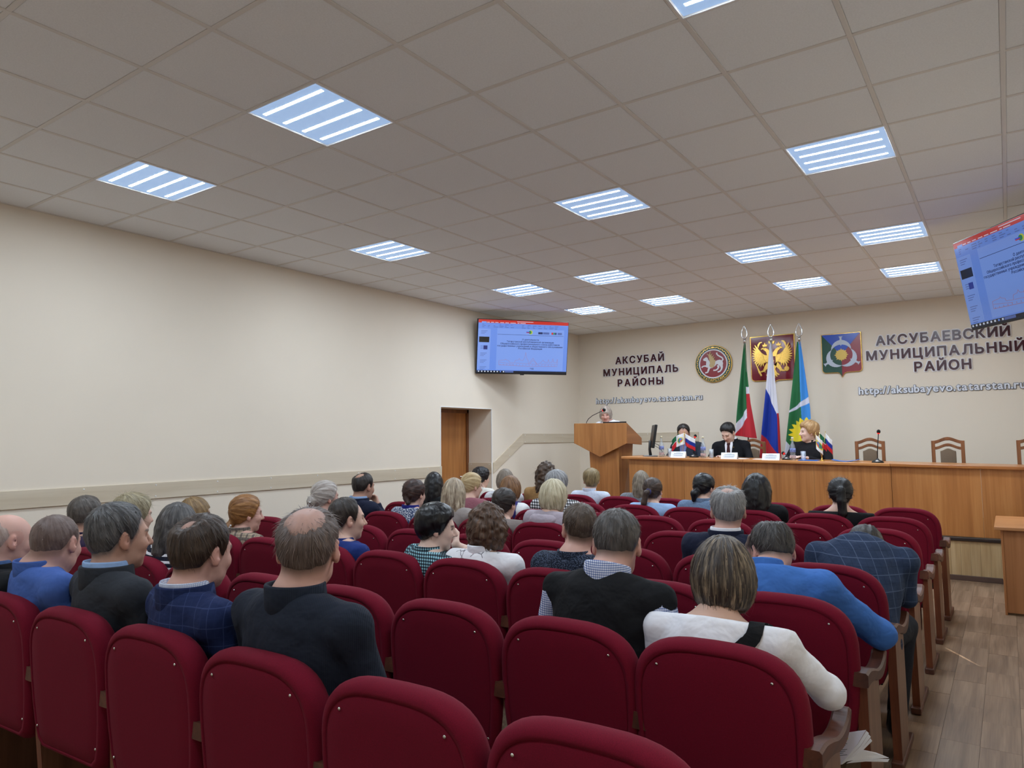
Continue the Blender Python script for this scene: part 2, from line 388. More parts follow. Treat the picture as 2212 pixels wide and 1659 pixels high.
# light curtains drawn over the sunny windows, one narrow gap left open
M_CURT = mix_mat('sheer_curtain_cloth', ('ShaderNodeBsdfTranslucent', rgb(236, 232, 224)), ('ShaderNodeBsdfDiffuse', rgb(236, 230, 220)), .35)
for k, (a, b) in enumerate(WINS):
    mid = 4.585 if k == 1 else (a+b)/2
    for side in (0, 1):
        y0, y1 = (a-.14, mid) if side == 0 else (mid, b+.42)
        n = 44; nz = 14; v = []; f = []
        for j in range(nz+1):
            z = .06+(2.96-.06)*j/nz
            gap = .015*max(0, 1-abs((z-1.10)/.2)**2) if k == 1 else 0
            for i in range(n+1):
                u = i/n; yv = y0+(y1-y0)*u
                if side == 0: yv = y0+(y1-gap-y0)*u if k == 1 else yv+.04*u
                else: yv = y0+gap+(y1-y0-gap)*u if k == 1 else yv-.04*(1-u)
                v.append((XR-.135+.016*math.sin(u*math.pi*17)-(.055 if side and k != 1 else 0), yv, z))
        for j in range(nz):
            for i in range(n): f.append((j*(n+1)+i, j*(n+1)+i+1, (j+1)*(n+1)+i+1, (j+1)*(n+1)+i))
        me = MB().add(v, f).mesh('curtain', True)
        o = obj('curtain', me, M_CURT); md = o.modifiers.new('thickness', 'SOLIDIFY'); md.thickness = .004
        tag(o, ('off-white curtain panel nearer the back wall' if side == 0 else 'off-white curtain panel nearer the stage')+', '+('rearmost', 'middle', 'front')[k]+' window of the right wall', 'curtain', 'curtains on the right wall')
tag(obj('ground_outside', MB().box(XR+.3, XR+30, -25, 35, -.6, -.5).mesh('ground_outside'), mat('pale_pavement', (168, 162, 150), .9)), kind='structure')
# curtain rail
r_ = tag(obj('curtain_rail', MB().tube([(XR-.13, -.3, 3.0), (XR-.13, 9.1, 3.0)], .014, 10).mesh('curtain_rail', True), M_CHR), 'long metal curtain rail high on the right wall', 'rail')
for y in (-.1, 2.7, 6.2, 8.9): obj('bracket', MB().box(XR-.14, XR, y-.01, y+.01, 2.99, 3.01).mesh('bracket'), M_CHR, r_)
# ceiling: slab, runners, tiles, lights
GX0, GY0, G = -.8248, 2.7146, .6
ceil = struct('ceiling', MB().box(XL, XR, YB, YF, ZC+.03, ZC+.16).mesh('ceiling'), M_CEIL)
gx = [GX0+(i-.5)*G for i in range(-9, 4)]; gy = [GY0+(j-.5)*G for j in range(-7, 16)]
runner_cache = {}
for x in gx:
    if XL < x < XR: obj('runner', MB().box(-.012, .012, YB, YF, ZC-.002, ZC+.03).mesh('runner', bevel=.0015, seg=1), M_RUN, ceil, (x, 0, 0))
for y in gy:
    if YB < y < YF: obj('runner', MB().box(XL, XR, -.012, .012, ZC-.0012, ZC+.03).mesh('runner', bevel=.0015, seg=1), M_RUN, ceil, (0, y, 0))
obj('wall_angle', MB().box(XL, XL+.02, YB, YF, ZC-.003, ZC+.02).box(XR-.02, XR, YB, YF, ZC-.003, ZC+.02).box(XL, XR, YF-.02, YF, ZC-.003, ZC+.02).box(XL, XR, YB, YB+.02, ZC-.003, ZC+.02).mesh('wall_angle'), M_RUN, ceil)
LIGHTS = [(-4, 0), (-7, 0), (0, 0), (-7, 4), (-3, 4), (0, 4), (0, 8), (-2, 8), (-5, 8), (-7, 8), (-5, 11), (-7, 11), (-2, 11), (0, 11), (-7, -4), (-4, -4), (0, -4)]
tiles = {}
def tile_mesh(w, d):
    key = (round(w, 3), round(d, 3))
    if key not in tiles: tiles[key] = MB().box(-w/2, w/2, -d/2, d/2, .0012, .016).mesh('tile', bevel=.0025, seg=1)
    return tiles[key]
ex = [XL]+[x for x in gx if XL+.03 < x < XR-.03]+[XR]; ey = [YB]+[y for y in gy if YB+.03 < y < YF-.03]+[YF]
for a, b in zip(ex, ex[1:]):
    for c, d in zip(ey, ey[1:]):
        i = round(((a+b)/2-GX0)/G); j = round(((c+d)/2-GY0)/G)
        if (i, j) in LIGHTS and b-a > .5 and d-c > .5: continue
        obj('tile', tile_mesh(b-a-.0246, d-c-.0246), M_CEIL, ceil, ((a+b)/2, (c+d)/2, ZC+random.uniform(-.0005, .0012)))
M_LED = mat('led_strip', (255, 255, 255), .5, emit=(228, 242, 255), estr=LED_STRENGTH)
M_DIFF = mat('prismatic_diffuser', (190, 212, 238), .35, emit=(150, 190, 240), estr=.36, bump=(900, .4))
frame_me = MB()
for s in (-1, 1): frame_me.box(-.2965, .2965, s*.2965-.006, s*.2965+.006, -.004, .05).box(s*.2965-.006, s*.2965+.006, -.2965, .2965, -.004, .05)
frame_me = frame_me.mesh('light_frame', bevel=.0015, seg=1)
diff_me = MB().box(-.291, .291, -.291, .291, .004, .03).mesh('diffuser')
led_me = MB().add([(-.252, -.0105, .0036), (.252, -.0105, .0036), (.252, .0105, .0036), (-.252, .0105, .0036)], [(0, 3, 2, 1)]).mesh('led_strip', fix=False)
where = {(-4, 0): 'large nearest square ceiling light, left of centre', (-7, 0): 'square ceiling light nearest the left wall at the back', (0, 0): 'square ceiling light cut off by the top edge of the photo', (-7, 4): 'square ceiling light beside the left wall, halfway to the stage', (-3, 4): 'square ceiling light alone in the middle of the ceiling', (0, 4): 'large square ceiling light at upper right', (0, 8): 'square ceiling light just left of the tilted right-hand screen, second from the stage', (-2, 8): 'square ceiling light above the shield emblems, second row from the stage', (-5, 8): 'square ceiling light above the left sign lettering, second row from the stage', (-7, 8): 'square ceiling light nearest the left wall screen, second row from the stage', (-5, 11): 'square ceiling light over the lectern end of the desk, front row', (-7, 11): 'front-row square ceiling light closest to the left wall corner', (-2, 11): 'front-row square ceiling light above the round-topped flagpoles', (0, 11): 'front-row square ceiling light closest to the right-hand screen', (-7, -4): 'square ceiling light at the back wall, left side', (-4, -4): 'square ceiling light at the back wall, middle', (0, -4): 'square ceiling light at the back wall, right side'}
for (i, j) in LIGHTS:
    t = thing('ceiling_light', where[(i, j)], 'ceiling light', (GX0+i*G, GY0+j*G, ZC), 0, 'square ceiling light panels')
    obj('frame', frame_me, M_WHITE, t); dfo = obj('diffuser', diff_me, M_DIFF, t)
    for q in range(4): obj('led_strip', led_me, M_LED, dfo, (0, -.21+.14*q, 0))
# doorway: door leaf, frame, reveal
dr = struct('door_1', MB().box(XL-DD-.05, XL-DD, D0+.04, D1-.04, 0, DZ-.05).mesh('door_leaf', bevel=.003), M_CHERRY)
obj('door_frame', MB().box(XL-DD-.06, XL-DD+.02, D0, D0+.05, 0, DZ).box(XL-DD-.06, XL-DD+.02, D1-.05, D1, 0, DZ).box(XL-DD-.06, XL-DD+.02, D0, D1, DZ-.055, DZ).mesh('door_frame', bevel=.004), wood('door_frame_wood', (120, 72, 38), (98, 58, 30), (140, 88, 50)), dr)
obj('door_handle', MB().tube([(XL-DD, D1-.14, 1.0), (XL-DD+.05, D1-.14, 1.0), (XL-DD+.05, D1-.26, 1.0)], .009).mesh('door_handle', True), M_CHR, dr)
# white corner profile round the doorway
M_WEDGE = mat('white_corner_profile', (240, 240, 238), .5)
struct('trim_1', MB().box(XL-.01, XL+.004, D0-.006, D0+.006, 0, DZ).box(XL-.01, XL+.004, D1-.006, D1+.006, 0, DZ).box(XL-.01, XL+.004, D0, D1, DZ-.006, DZ+.006).mesh('trim_1'), M_WEDGE)
# pale protective rail along the wall (in four straight runs)
def rail(n, poly, plane, t0, t1, m, screws):
    o = struct('trim_%d' % n, MB().prism(poly, t0, t1, plane).mesh('wall_rail', bevel=.003, seg=1), m)
    for p in screws: obj('screw', screw_me[plane], M_SCREW if 0 else M_WHITE, o, p)
screw_me = {'yz': MB().ball((0, 0, 0), (.004, .0065, .0065), 8, 6).mesh('screw', True), 'xz': MB().ball((0, 0, 0), (.0065, .004, .0065), 8, 6).mesh('screw', True)}
sx = XL+.017
sp = [(sx, y, z) for y in np.arange(2.3, 7.4, .62) for z in (1.075, 1.175)]
rail(2, [(YB, 1.052), (D0+.012, 1.052), (D0+.012, 1.198), (YB, 1.198)], 'yz', XL, XL+.016, M_PALE, sp+[(sx, D0-.03, 1.175), (sx, D0-.03, 1.075)])
rail(3, [(XL-DD+.02, 1.052), (XL, 1.052), (XL, 1.205), (XL-DD+.02, 1.205)], 'xz', D1-.016, D1, M_PALEX, [(x, D1-.017, z) for x in (XL-.04, XL-.38) for z in (1.075, 1.18)])
rail(4, [(D1+.02, 1.050), (9.59, 1.492), (9.555, 1.645), (D1+.02, 1.205)], 'yz', XL, XL+.016, M_PALE, [(sx, 9.18, 1.30), (sx, 9.16, 1.41), (sx, 8.80, 1.10), (sx, 8.80, 1.20)])
rail(5, [(9.592, 1.49), (YF, 1.49), (YF, 1.645), (9.557, 1.645)], 'yz', XL, XL+.016, M_PALE, [(sx, y, z) for y in (9.62, 10.2, 10.8) for z in (1.512, 1.622)])
rail(6, [(XL+.016, 1.49), (-4.2, 1.49), (-4.2, 1.645), (XL+.016, 1.645)], 'xz', YF-.016, YF, M_PALEX, [(x, YF-.017, z) for x in (-6.3, -5.7, -5.1) for z in (1.512, 1.622)])
# stage: slab, board facing, nosing, skirting, steps
stage = struct('floor_stage', MB().box(XL+.02, XR, STAGE_Y+.012, YF, 0, STAGE_Z).mesh('floor_stage'), mat('stage_carpet', (150, 124, 96), .6, noise=(6, .1, (1, 8, 1))))
for k in range(79):
    x0 = XL+.02+k*.0898
    obj('board', MB().box(x0+.0006, x0+.0892, STAGE_Y, STAGE_Y+.012, .05, STAGE_Z-.03).mesh('board', fix=False), M_OAK, stage)
struct('baseboard_stage', MB().box(XL+.02, XR, STAGE_Y-.018, STAGE_Y, 0, .055).mesh('baseboard_stage', bevel=.004), M_BROWN)
struct('trim_7', MB().box(XL+.02, XR, STAGE_Y-.02, STAGE_Y+.03, STAGE_Z-.032, STAGE_Z+.004).mesh('stage_nosing', bevel=.006), mat('dark_metal_nosing', (62, 52, 48), .4, .5))
st = tag(obj('stage_steps', None), 'low wooden steps up to the stage beside the left wall', 'steps')
for k in range(3): obj('step', MB().box(XL+.02, XL+.9, 8.30+.28*k, STAGE_Y-.03, .112*k, .112*(k+1)).mesh('step', bevel=.006), M_OAK, st)
struct('baseboard_left', MB().box(XL, XL+.014, YB, D0, 0, .07).box(XL, XL+.014, D1, 8.2, 0, .07).mesh('baseboard_left'), M_BROWN)
struct('baseboard_right', MB().box(XR-.014, XR, YB, STAGE_Y-.03, 0, .07).mesh('baseboard_right'), M_BROWN)
# ================================================================== AUDITORIUM SEATS
NROW, NSEAT, SEATW, ROWP, ROW0 = 8, 9, .55, .815, 1.34
def seat_pos(n, k):
    x0 = -.79 if n == 0 else -.757
    sl = (.024, .011, .004)[n] if n < 3 else 0.0
    return x0-SEATW*k-(.025 if k == 0 and n else 0), ROW0+ROWP*n+sl*(2-k), (sl/SEATW)*-1 if 0 else -math.atan2(sl, -SEATW)*0
def back_outline(inset):
    w, zt, zb = .2725-inset, .930-inset, .365+inset*.8
    zc = .70; p = []
    for a in np.linspace(0, math.pi/2, 12):
        p.append((w*math.cos(a)**(2/3.1), zc+(zt-zc)*math.sin(a)**(2/3.1)))
    left = [(-x, z) for x, z in p[::-1][1:]]
    side = [(w*a, zc+(zb-zc)*b) for a, b in ((.995, .2), (.975, .47), (.93, .74), (.86, .92), (.74, 1.0))]
    return p+left+[(-x, z) for x, z in side]+[(x, z) for x, z in side[::-1]]
def rake(p): return (p[0], p[1]+(.85-p[2])*math.tan(R(4.5)), p[2])
def ring(inset, y): return [rake((x, y, z)) for x, z in back_outline(inset)]
cush = MB().loft([ring(.036, .010), ring(.034, .000), ring(.022, .001), ring(.008, .012), ring(0, .034), ring(0, .058), ring(.010, .082), ring(.034, .098), ring(.08, .106), ring(.16, .108)])
cush_me = cush.mesh('backrest', True)
panel_me = MB().loft([ring(.030, .012), ring(.0345, .004), ring(.040, .0015), ring(.10, .0008), ring(.16, .0)]).mesh('back_panel', True)
screw_b = MB().lathe([(0.0001, -.003), (.0036, -.003), (.005, -.001), (.005, .0), (.0025, .002), (.0001, .0022)], n=10).mesh('bolt', True)
screw_b.transform(Matrix.Rotation(R(90), 4, 'X'))
def rr_box(x, y0, y1, z0, z1, b, m=None): return MB().box(-x, x, y0, y1, z0, z1, m)
down_me = MB().box(-.235, .235, .09, .50, .385, .465).mesh('seat_cushion', True, .03, 3)
up_me = MB().box(-.235, .235, -.04, .04, -.20, .22, Matrix.Translation((0, .20, .43)) @ Matrix.Rotation(R(-10), 4, 'X')).mesh('seat_cushion', True, .03, 3)
pan_dn = MB().box(-.225, .225, .10, .48, .368, .386).mesh('seat_pan', bevel=.004)
pan_up = MB().box(-.225, .225, -.056, -.04, -.19, .21, Matrix.Translation((0, .20, .43)) @ Matrix.Rotation(R(-10), 4, 'X')).mesh('seat_pan', bevel=.004)
side_me = MB().prism([(.10, .03), (.36, .03), (.36, .30), (.34, .60), (.055, .625), (.065, .40)], -.019, .019, 'yz').mesh('side_panel', bevel=.002, seg=1)
edge_me = MB().prism([(.098, .032), (.1015, .032), (.0665, .40), (.0565, .612), (.053, .612), (.063, .40)], -.0185, .0185, 'yz').mesh('edge_band')
arm_top = [(.02, .672), (.10, .668), (.20, .645), (.30, .618), (.40, .610), (.48, .622), (.515, .640), (.53, .636)]
arm_bot = [(.525, .615), (.48, .578), (.40, .562), (.30, .572), (.20, .598), (.10, .615), (.02, .618)]
def spline(p, m=4):
    out = []
    for i in range(len(p)-1):
        a, b, c, d = [np.array(p[k]) for k in (max(i-1, 0), i, i+1, min(i+2, len(p)-1))]
        for q in range(m):
            t_ = q/m; out.append(tuple(.5*((2*b)+(c-a)*t_+(2*a-5*b+4*c-d)*t_**2+(3*b-a-3*c+d)*t_**3)))
    return out+[p[-1]]
ao, ai = spline(arm_top), spline(arm_bot[::-1]); rings = []
for i in range(len(ao)):
    y1, z1 = ao[i]; y0, z0 = ai[min(i, len(ai)-1)] if i < len(ai) else ai[-1]; b_ = .008
    if i >= len(ai)-1: z0 = max(z0, ai[-1][1]); 
    rings.append([(-.029, y1, z1-b_), (-.029+b_, y1, z1), (.029-b_, y1, z1), (.029, y1, z1-b_), (.029, y0, z0+b_*.5), (.029-b_, y0, z0), (-.029+b_, y0, z0), (-.029, y0, z0+b_*.5)])
arm_me = MB().loft(rings).mesh('armrest')
foot_me = MB().box(-.026, .026, .06, .50, 0, .036).mesh('foot', bevel=.006, seg=2)
NTH = ['first', 'second', 'third', 'fourth', 'fifth', 'sixth', 'seventh', 'eighth', 'ninth']
ROWN = ['rearmost row in view', 'second row from the back', 'third row from the back', 'fourth row from the back', 'fourth row from the stage', 'third row from the stage', 'second row from the stage', 'row nearest the stage']
TAKEN = {(0, 2), (0, 3), (0, 4), (0, 5), (0, 6), (1, 0), (1, 1), (1, 6), (1, 7), (1, 8), (2, 0), (2, 2), (2, 3), (2, 4), (2, 5), (2, 7), (2, 8), (3, 0), (3, 1), (3, 7), (4, 4), (4, 5), (4, 6), (4, 7), (4, 8), (5, 5), (5, 6), (5, 7), (5, 8), (6, 1), (6, 2), (6, 3), (6, 4), (6, 6), (6, 7), (7, 5), (7, 6), (7, 8)}
M_LED_EDGE = M_LEDGE
CHIP = mat('chipped_board', (176, 158, 134), .9, noise=(90, .3, (1, 1, 1)))
for n in range(NROW):
    for k in range(NSEAT):
        if n == 0 and k > 6: continue
        x, y, _ = seat_pos(n, k)
        up = (n, k) not in TAKEN
        lab = 'dark red %s seat, %s from the right aisle, %s' % ('empty' if up else 'occupied', NTH[k], ROWN[n])
        rz = {0: .024, 1: .011, 2: .004}.get(n, 0)/SEATW
        t = thing('auditorium_seat', lab, 'seat', (x, y, 0), -math.atan(-rz) if 0 else math.atan(rz), 'red auditorium seats')
        b = obj('backrest', cush_me, M_RED, t); pn = obj('back_panel', panel_me, M_RED, t)
        for sx_, sz_ in ((-.178, .842), (.178, .842), (-.214, .455), (.214, .455)):
            q = rake((sx_, 0, sz_)); obj('bolt', screw_b, M_SCREW, pn, (q[0], q[1]-.0005, q[2]))
        obj('seat_cushion', up_me if up else down_me, M_RED, t); obj('seat_pan', pan_up if up else pan_dn, M_BLK, t)
        for s in ((1, -1) if k == NSEAT-1 or (n == 0 and k == 6) else (1,)):
            sp_ = obj('side_panel', side_me, M_DWOODZ, t, (s*.275, 0, 0))
            obj('edge_band', edge_me, CHIP if (n, k) in ((1, 2),) else M_LED_EDGE, sp_)
            obj('armrest', arm_me, M_DWOOD, t, (s*.275, 0, 0)); obj('foot', foot_me, M_DWOOD, t, (s*.275, 0, 0))
# ================================================================== STAGE FURNITURE
def desk_z(x): return 1.303-.0187*(x+4.432)        # the table line sinks a little towards the right
DY0, DY1, DXL, DXR = 9.10, 9.82, -4.44, .58
seams = [DXL, -2.778, -1.121, DXR]
tilt = math.atan(.0187)
for k in range(3):
    a, b = seams[k]+.001, seams[k+1]-.001; z = desk_z(a)
    lab = ('wooden presidium table section beside the lectern, left of the seam', 'wooden presidium table section in the middle, before the woman in black', 'wooden presidium table section at the right with empty chairs behind')[k]
    t = thing('presidium_table', lab, 'table', (a, DY0, STAGE_Z), 0, 'presidium tables on the stage')
    L = b-a; h = z-STAGE_Z; dz = -.0187
    def sl(px, pz): return pz+dz*px
    def slab(x0, x1, y0, y1, z0, z1, top=True):
        m = MB(); v = []
        for zz in (z0, z1):
            for yy in (y0, y1):
                for xx in (x0, x1): v.append((xx, yy, sl(xx, zz) if (top or zz == z1) else zz))
        return m.add(v, [(0, 2, 3, 1), (4, 5, 7, 6), (0, 1, 5, 4), (2, 6, 7, 3), (0, 4, 6, 2), (1, 3, 7, 5)])
    obj('table_top', slab(-.03 if k == 0 else 0, L, 0, DY1-DY0, h-.036, h).mesh('table_top', bevel=.008, seg=3), M_CHERRYX, t)
    edges = np.linspace(.06 if k == 0 else 0.0, L, 3)
    for q in range(2):
        obj('front_board', slab(edges[q]+.001, edges[q+1]-.001, .06, .078, 0.012, h-.036, False).mesh('front_board', bevel=.0015, seg=1), M_CHERRY, t)
    for xx in (.06 if k == 0 else .01, L-.03): obj('table_leg', slab(xx, xx+.02, .08, DY1-DY0-.05, 0, h-.036, False).mesh('table_leg'), M_CHERRY, t)
# lectern
LX, LY = -4.955, 9.42
t = thing('lectern', 'cherry wood lectern with a pointed front board at the left of the stage', 'lectern', (LX, LY, STAGE_Z), 0)
z0 = STAGE_Z
obj('front_board', MB().prism([(-.43, 1.335), (.43, 1.325), (.43, 1.03), (-.005, .835), (-.437, 1.04)], -.02, .004, 'xz').mesh('front_board', bevel=.002, seg=1), M_CHERRY, t)
for s in (-1, 1):
    obj('side_board', MB().prism([(.004, 1.325), (.50, 1.105), (.50, 1.005), (.004, 1.03)], s*.43-.016, s*.43+.002 if s > 0 else s*.43+.016, 'yz').mesh('side_board', bevel=.0015, seg=1), wood('lectern_side', (150, 94, 48), (122, 74, 36), (172, 112, 62), axis=1), t)
obj('reading_top', MB().prism([(.004, 1.27), (.50, 1.05), (.50, 1.03), (.004, 1.25)], -.414, .414, 'yz').mesh('reading_top'), M_CHERRYX, t)
col = MB(); a0, a1 = (-.205, .235), (-.245, .27)
col.add([(-.20, .10, 0), (.245, .10, 0), (.245, .45, 0), (-.20, .45, 0), (-.235, .075, 1.06), (.255, .075, 1.06), (.30, .47, 1.03), (-.28, .47, 1.03)], [(0, 3, 2, 1), (4, 5, 6, 7), (0, 1, 5, 4), (1, 2, 6, 5), (2, 3, 7, 6), (3, 0, 4, 7)])
obj('column', col.mesh('column', bevel=.002, seg=1), M_CHERRY, t)
obj('base', MB().box(-.30, .34, .03, .52, 0, .05).mesh('base', bevel=.005), M_CHERRY, t)
# laptop on the lectern
t = thing('laptop', 'black laptop seen edge-on over the lectern top', 'laptop', (LX+.19, LY+.09, STAGE_Z+1.305))
obj('laptop_lid', MB().box(-.19, .19, 0, .012, .005, .045).mesh('laptop_lid', bevel=.004), M_BLK, t)
obj('laptop_base', MB().box(-.19, .19, .012, .24, -.08, -.062, Matrix.Rotation(R(-24), 4, 'X')).mesh('laptop_base', bevel=.004), M_BLK, t)
def gooseneck(name, label, base, pts, base_kind='disc', head_r=.016):
    t = thing(name, label, 'microphone', base)
    if base_kind == 'disc':
        obj('base', MB().lathe([(.001, 0), (.062, 0), (.065, .008), (.055, .022), (.02, .034), (.012, .05), (.001, .05)], n=24).mesh('base', True), M_BLK, t)
        obj('button', MB().box(-.012, .012, -.058, -.04, .016, .03).mesh('button', bevel=.003), M_WHITE, t)
    else: obj('base', MB().lathe([(.001, -.06), (.018, -.06), (.018, .012), (.010, .02), (.001, .02)], n=16).mesh('base', True), M_BLK, t)
    g = obj('gooseneck', MB().tube(pts, .005, 8).mesh('gooseneck', True), mat('dark_metal', (40, 40, 44), .35, .8), t)
    p = np.array(pts[-1]); d = p-np.array(pts[-2]); d /= np.linalg.norm(d)
    obj('mic_head', MB().tube([p, p+d*.01, p+d*.03, p+d*.042], [head_r*.8, head_r*1.25, head_r*1.25, head_r*.6], 12).mesh('mic_head', True), mat('mic_foam', (12, 12, 13), .95, bump=(900, .5)), t)
    obj('light_ring', MB().tube([p-d*.006, p+d*.004], head_r*.85, 12).mesh('light_ring', True), mat('red_ring', (150, 20, 18), .4, emit=(255, 30, 20), estr=.8), t)
    return t
gooseneck('microphone', 'thin gooseneck microphone bending over the lectern', (LX-.26, LY+.06, STAGE_Z+1.30), [(0, 0, .02), (0, .0, .05), (.03, .005, .10), (.10, .01, .15), (.20, .015, .19), (.27, .02, .22)], 'socket', .02)
# monitor on the left end of the desk
mx, my = -4.14, 9.36
t = thing('monitor', 'black computer monitor turned edge-on at the left end of the table', 'monitor', (mx, my, desk_z(mx)), R(-62))
# local: screen faces -y (towards the seated people after the turn)
obj('screen_back', MB().box(-.27, .27, -.018, .018, .12, .445, Matrix.Translation((0, 0, 0)) @ Matrix.Rotation(R(-9), 4, 'X')).mesh('screen_back', bevel=.008), M_BLK, t)
obj('stand', MB().tube([(0, .0, .015), (0, -.01, .10), (0, .0, .22)], [.022, .018, .02], 8).mesh('stand', True), M_BLK, t)
obj('stand_base', MB().box(-.13, .13, -.10, .09, 0, .014).mesh('stand_base', bevel=.005), mat('grey_plastic', (120, 122, 126), .35), t)
obj('cable', MB().tube([(-.02, .02, .20), (-.10, .12, .16), (-.17, .17, .08), (-.19, .19, .004)], .004, 6).mesh('cable', True), M_BLK, t)
obj('cable', MB().tube([(-.02, .02, .17), (-.07, .13, .11), (-.12, .19, .05), (-.13, .21, .004)], .003, 6).mesh('cable', True), M_BLK, t)
# bottles and tumblers
M_PET = mix_mat('clear_glass', ('ShaderNodeBsdfTransparent', (.90, .93, .95, 1)), ('ShaderNodeBsdfAnisotropic', (.9, .95, 1, 1)), .2)
M_LAB = mat('bottle_label', (120, 134, 190), .5, noise=(40, .5, (1, 1, 1)))
M_CAP = mat('pale_cap', (232, 226, 196), .4)
def bottle(x, y, label):
    t = thing('water_bottle', label, 'bottle', (x, y, desk_z(x)), 0, 'water bottles on the table')
    obj('body', MB().lathe([(.001, 0), (.031, .0), (.034, .006), (.034, .05), (.030, .075), (.033, .10), (.033, .15), (.026, .185), (.015, .215), (.0125, .25), (.0125, .262), (.001, .262)], n=20).mesh('body', True), M_PET, t)
    obj('label', MB().lathe([(.0335, .102), (.0342, .103), (.0342, .148), (.0335, .149)], n=20).mesh('label', True), M_LAB, t)
    obj('emblem', MB().lathe([(.0348, .03), (.0352, .032), (.0352, .062), (.0348, .064)], n=20).mesh('emblem', True), mat('lower_label', (196, 170, 170), .5, noise=(60, .6, (1, 1, 1))), t)
    obj('cap', MB().lathe([(.001, .262), (.0145, .262), (.0145, .282), (.012, .286), (.001, .286)], n=16).mesh('cap', True), M_CAP, t)
def tumbler(x, y, label):
    t = thing('glass_tumbler', label, 'glass', (x, y, desk_z(x)), 0, 'drinking glasses on the table')
    obj('wall', MB().lathe([(.001, .004), (.026, .004), (.03, .115), (.032, .115), (.028, 0), (.001, 0)], n=20).mesh('wall', True), M_PET, t)
def at_desk(u, v, y=9.28):
    p = on_plane(u, v, 1, y); return p[0]
bottle(at_desk(1430, 985), 9.27, 'clear water bottle at the left of the man with glasses')
bottle(at_desk(1520, 988), 9.27, 'clear water bottle between the two men at the table')
bottle(at_desk(1715, 995), 9.24, 'clear water bottle before the woman in black')
tumbler(at_desk(1442, 985), 9.36, 'glass tumbler behind the left name card')
tumbler(at_desk(1737, 996), 9.25, 'glass tumbler before the woman in black')
tumbler(at_desk(1529, 988), 9.42, 'slim glass tumbler right of the middle bottle')
# name cards
M_CARD = mat('white_card', (238, 242, 248), .5); M_INK = mat('grey_ink', (120, 128, 146), .6)
def card(x, y, label, glossy=False):
    z = desk_z(x)
    t = thing('name_card', label, 'name card', (x, y, z), 0, 'folded name cards on the table')
    a = .105
    obj('card', MB().prism([(-.035, 0), (0, .082), (.035, 0), (.033, 0), (0, .078), (-.033, 0)], -a, a, 'yz').mesh('card'), M_CARD, t)
    m = Matrix.Translation((0, -.0362, 0)) @ Matrix.Rotation(R(-23), 4, 'X')
    for (x0, x1, z0, hh) in ((-.03, .03, .071, .004), (-.06, .07, .056, .007), (-.075, .075, .040, .003), (-.055, .06, .031, .003), (-.07, .065, .022, .003)):
        w = MB(); xx = x0
        while xx < x1:
            l = min(random.uniform(.006, .014), x1-xx); w.box(xx, xx+l*.8, 0, .001, z0, z0+hh, m); xx += l
        tag(obj('print_line', w.mesh('print_line'), M_INK, t), kind='stuff')
card(at_desk(1466, 985, 9.2), 9.2, 'white folded name card before the man with glasses')
card(at_desk(1576, 990, 9.18), 9.18, 'white folded name card before the man with a tie')
card(at_desk(1666, 993, 9.16), 9.16, 'white folded name card left of the woman in black')
gooseneck('microphone', 'table microphone at the right hand of the man with glasses', (at_desk(1502, 988, 9.5), 9.45, desk_z(-3.5)), [(0, 0, .04), (0, 0, .16), (0, .03, .24), (.0, .06, .275)])
gooseneck('microphone', 'table microphone before the first empty chair', (at_desk(1896, 999, 9.2), 9.2, desk_z(-1.2)), [(0, 0, .04), (.005, 0, .16), (.014, .0, .26), (.02, .02, .34)])
gooseneck('microphone', 'low black microphone behind the bottle by the woman in black', (at_desk(1700, 992, 9.4), 9.42, desk_z(-2.3)), [(0, 0, .04), (-.02, .02, .06), (-.05, .05, .075)])
# papers and folder
def sheet(name, label, cat, x, y, w, d, m, rz=0, lift=.0, th=.003, curl=0.0):
    v = []; f = []; n = 8
    for i in range(n+1):
        for s in (0, 1):
            for t_ in (0, 1): v.append((-w/2+w*i/n, -d/2+d*s, th*t_+curl*abs(i/n-.45)**2))
    for i in range(n):
        a = i*4; b = a+4
        f += [(a+1, b+1, b+3, a+3), (a, a+2, b+2, b), (a, b, b+1, a+1), (a+2, a+3, b+3, b+2)]
    f += [(0, 1, 3, 2), (n*4, n*4+2, n*4+3, n*4+1)]
    return tag(obj(name, MB().add(v, f).mesh(name), m, None, (x, y, desk_z(x)+lift), (0, tilt, rz)), label, cat)
M_BLUEF = mat('blue_card', (40, 110, 200), .4)
sheet('folder', 'blue folder lying at the right of the small table flags', 'folder', -1.62, 9.34, .30, .22, M_BLUEF, .1, .001, .004, .09)
sheet('notebook', 'blue notebook under the hands of the woman in black', 'notebook', -2.03, 9.30, .22, .2, M_BLUEF, .05, .001, .008)
sheet('paper_sheet', 'white paper sheets beside the right name card', 'paper', -2.58, 9.34, .24, .24, M_CARD, .1, .0005, .003)
sheet('paper_sheet', 'white paper sheets before the man with a tie', 'paper', -2.92, 9.36, .22, .24, M_CARD, -.1, .0005, .003)
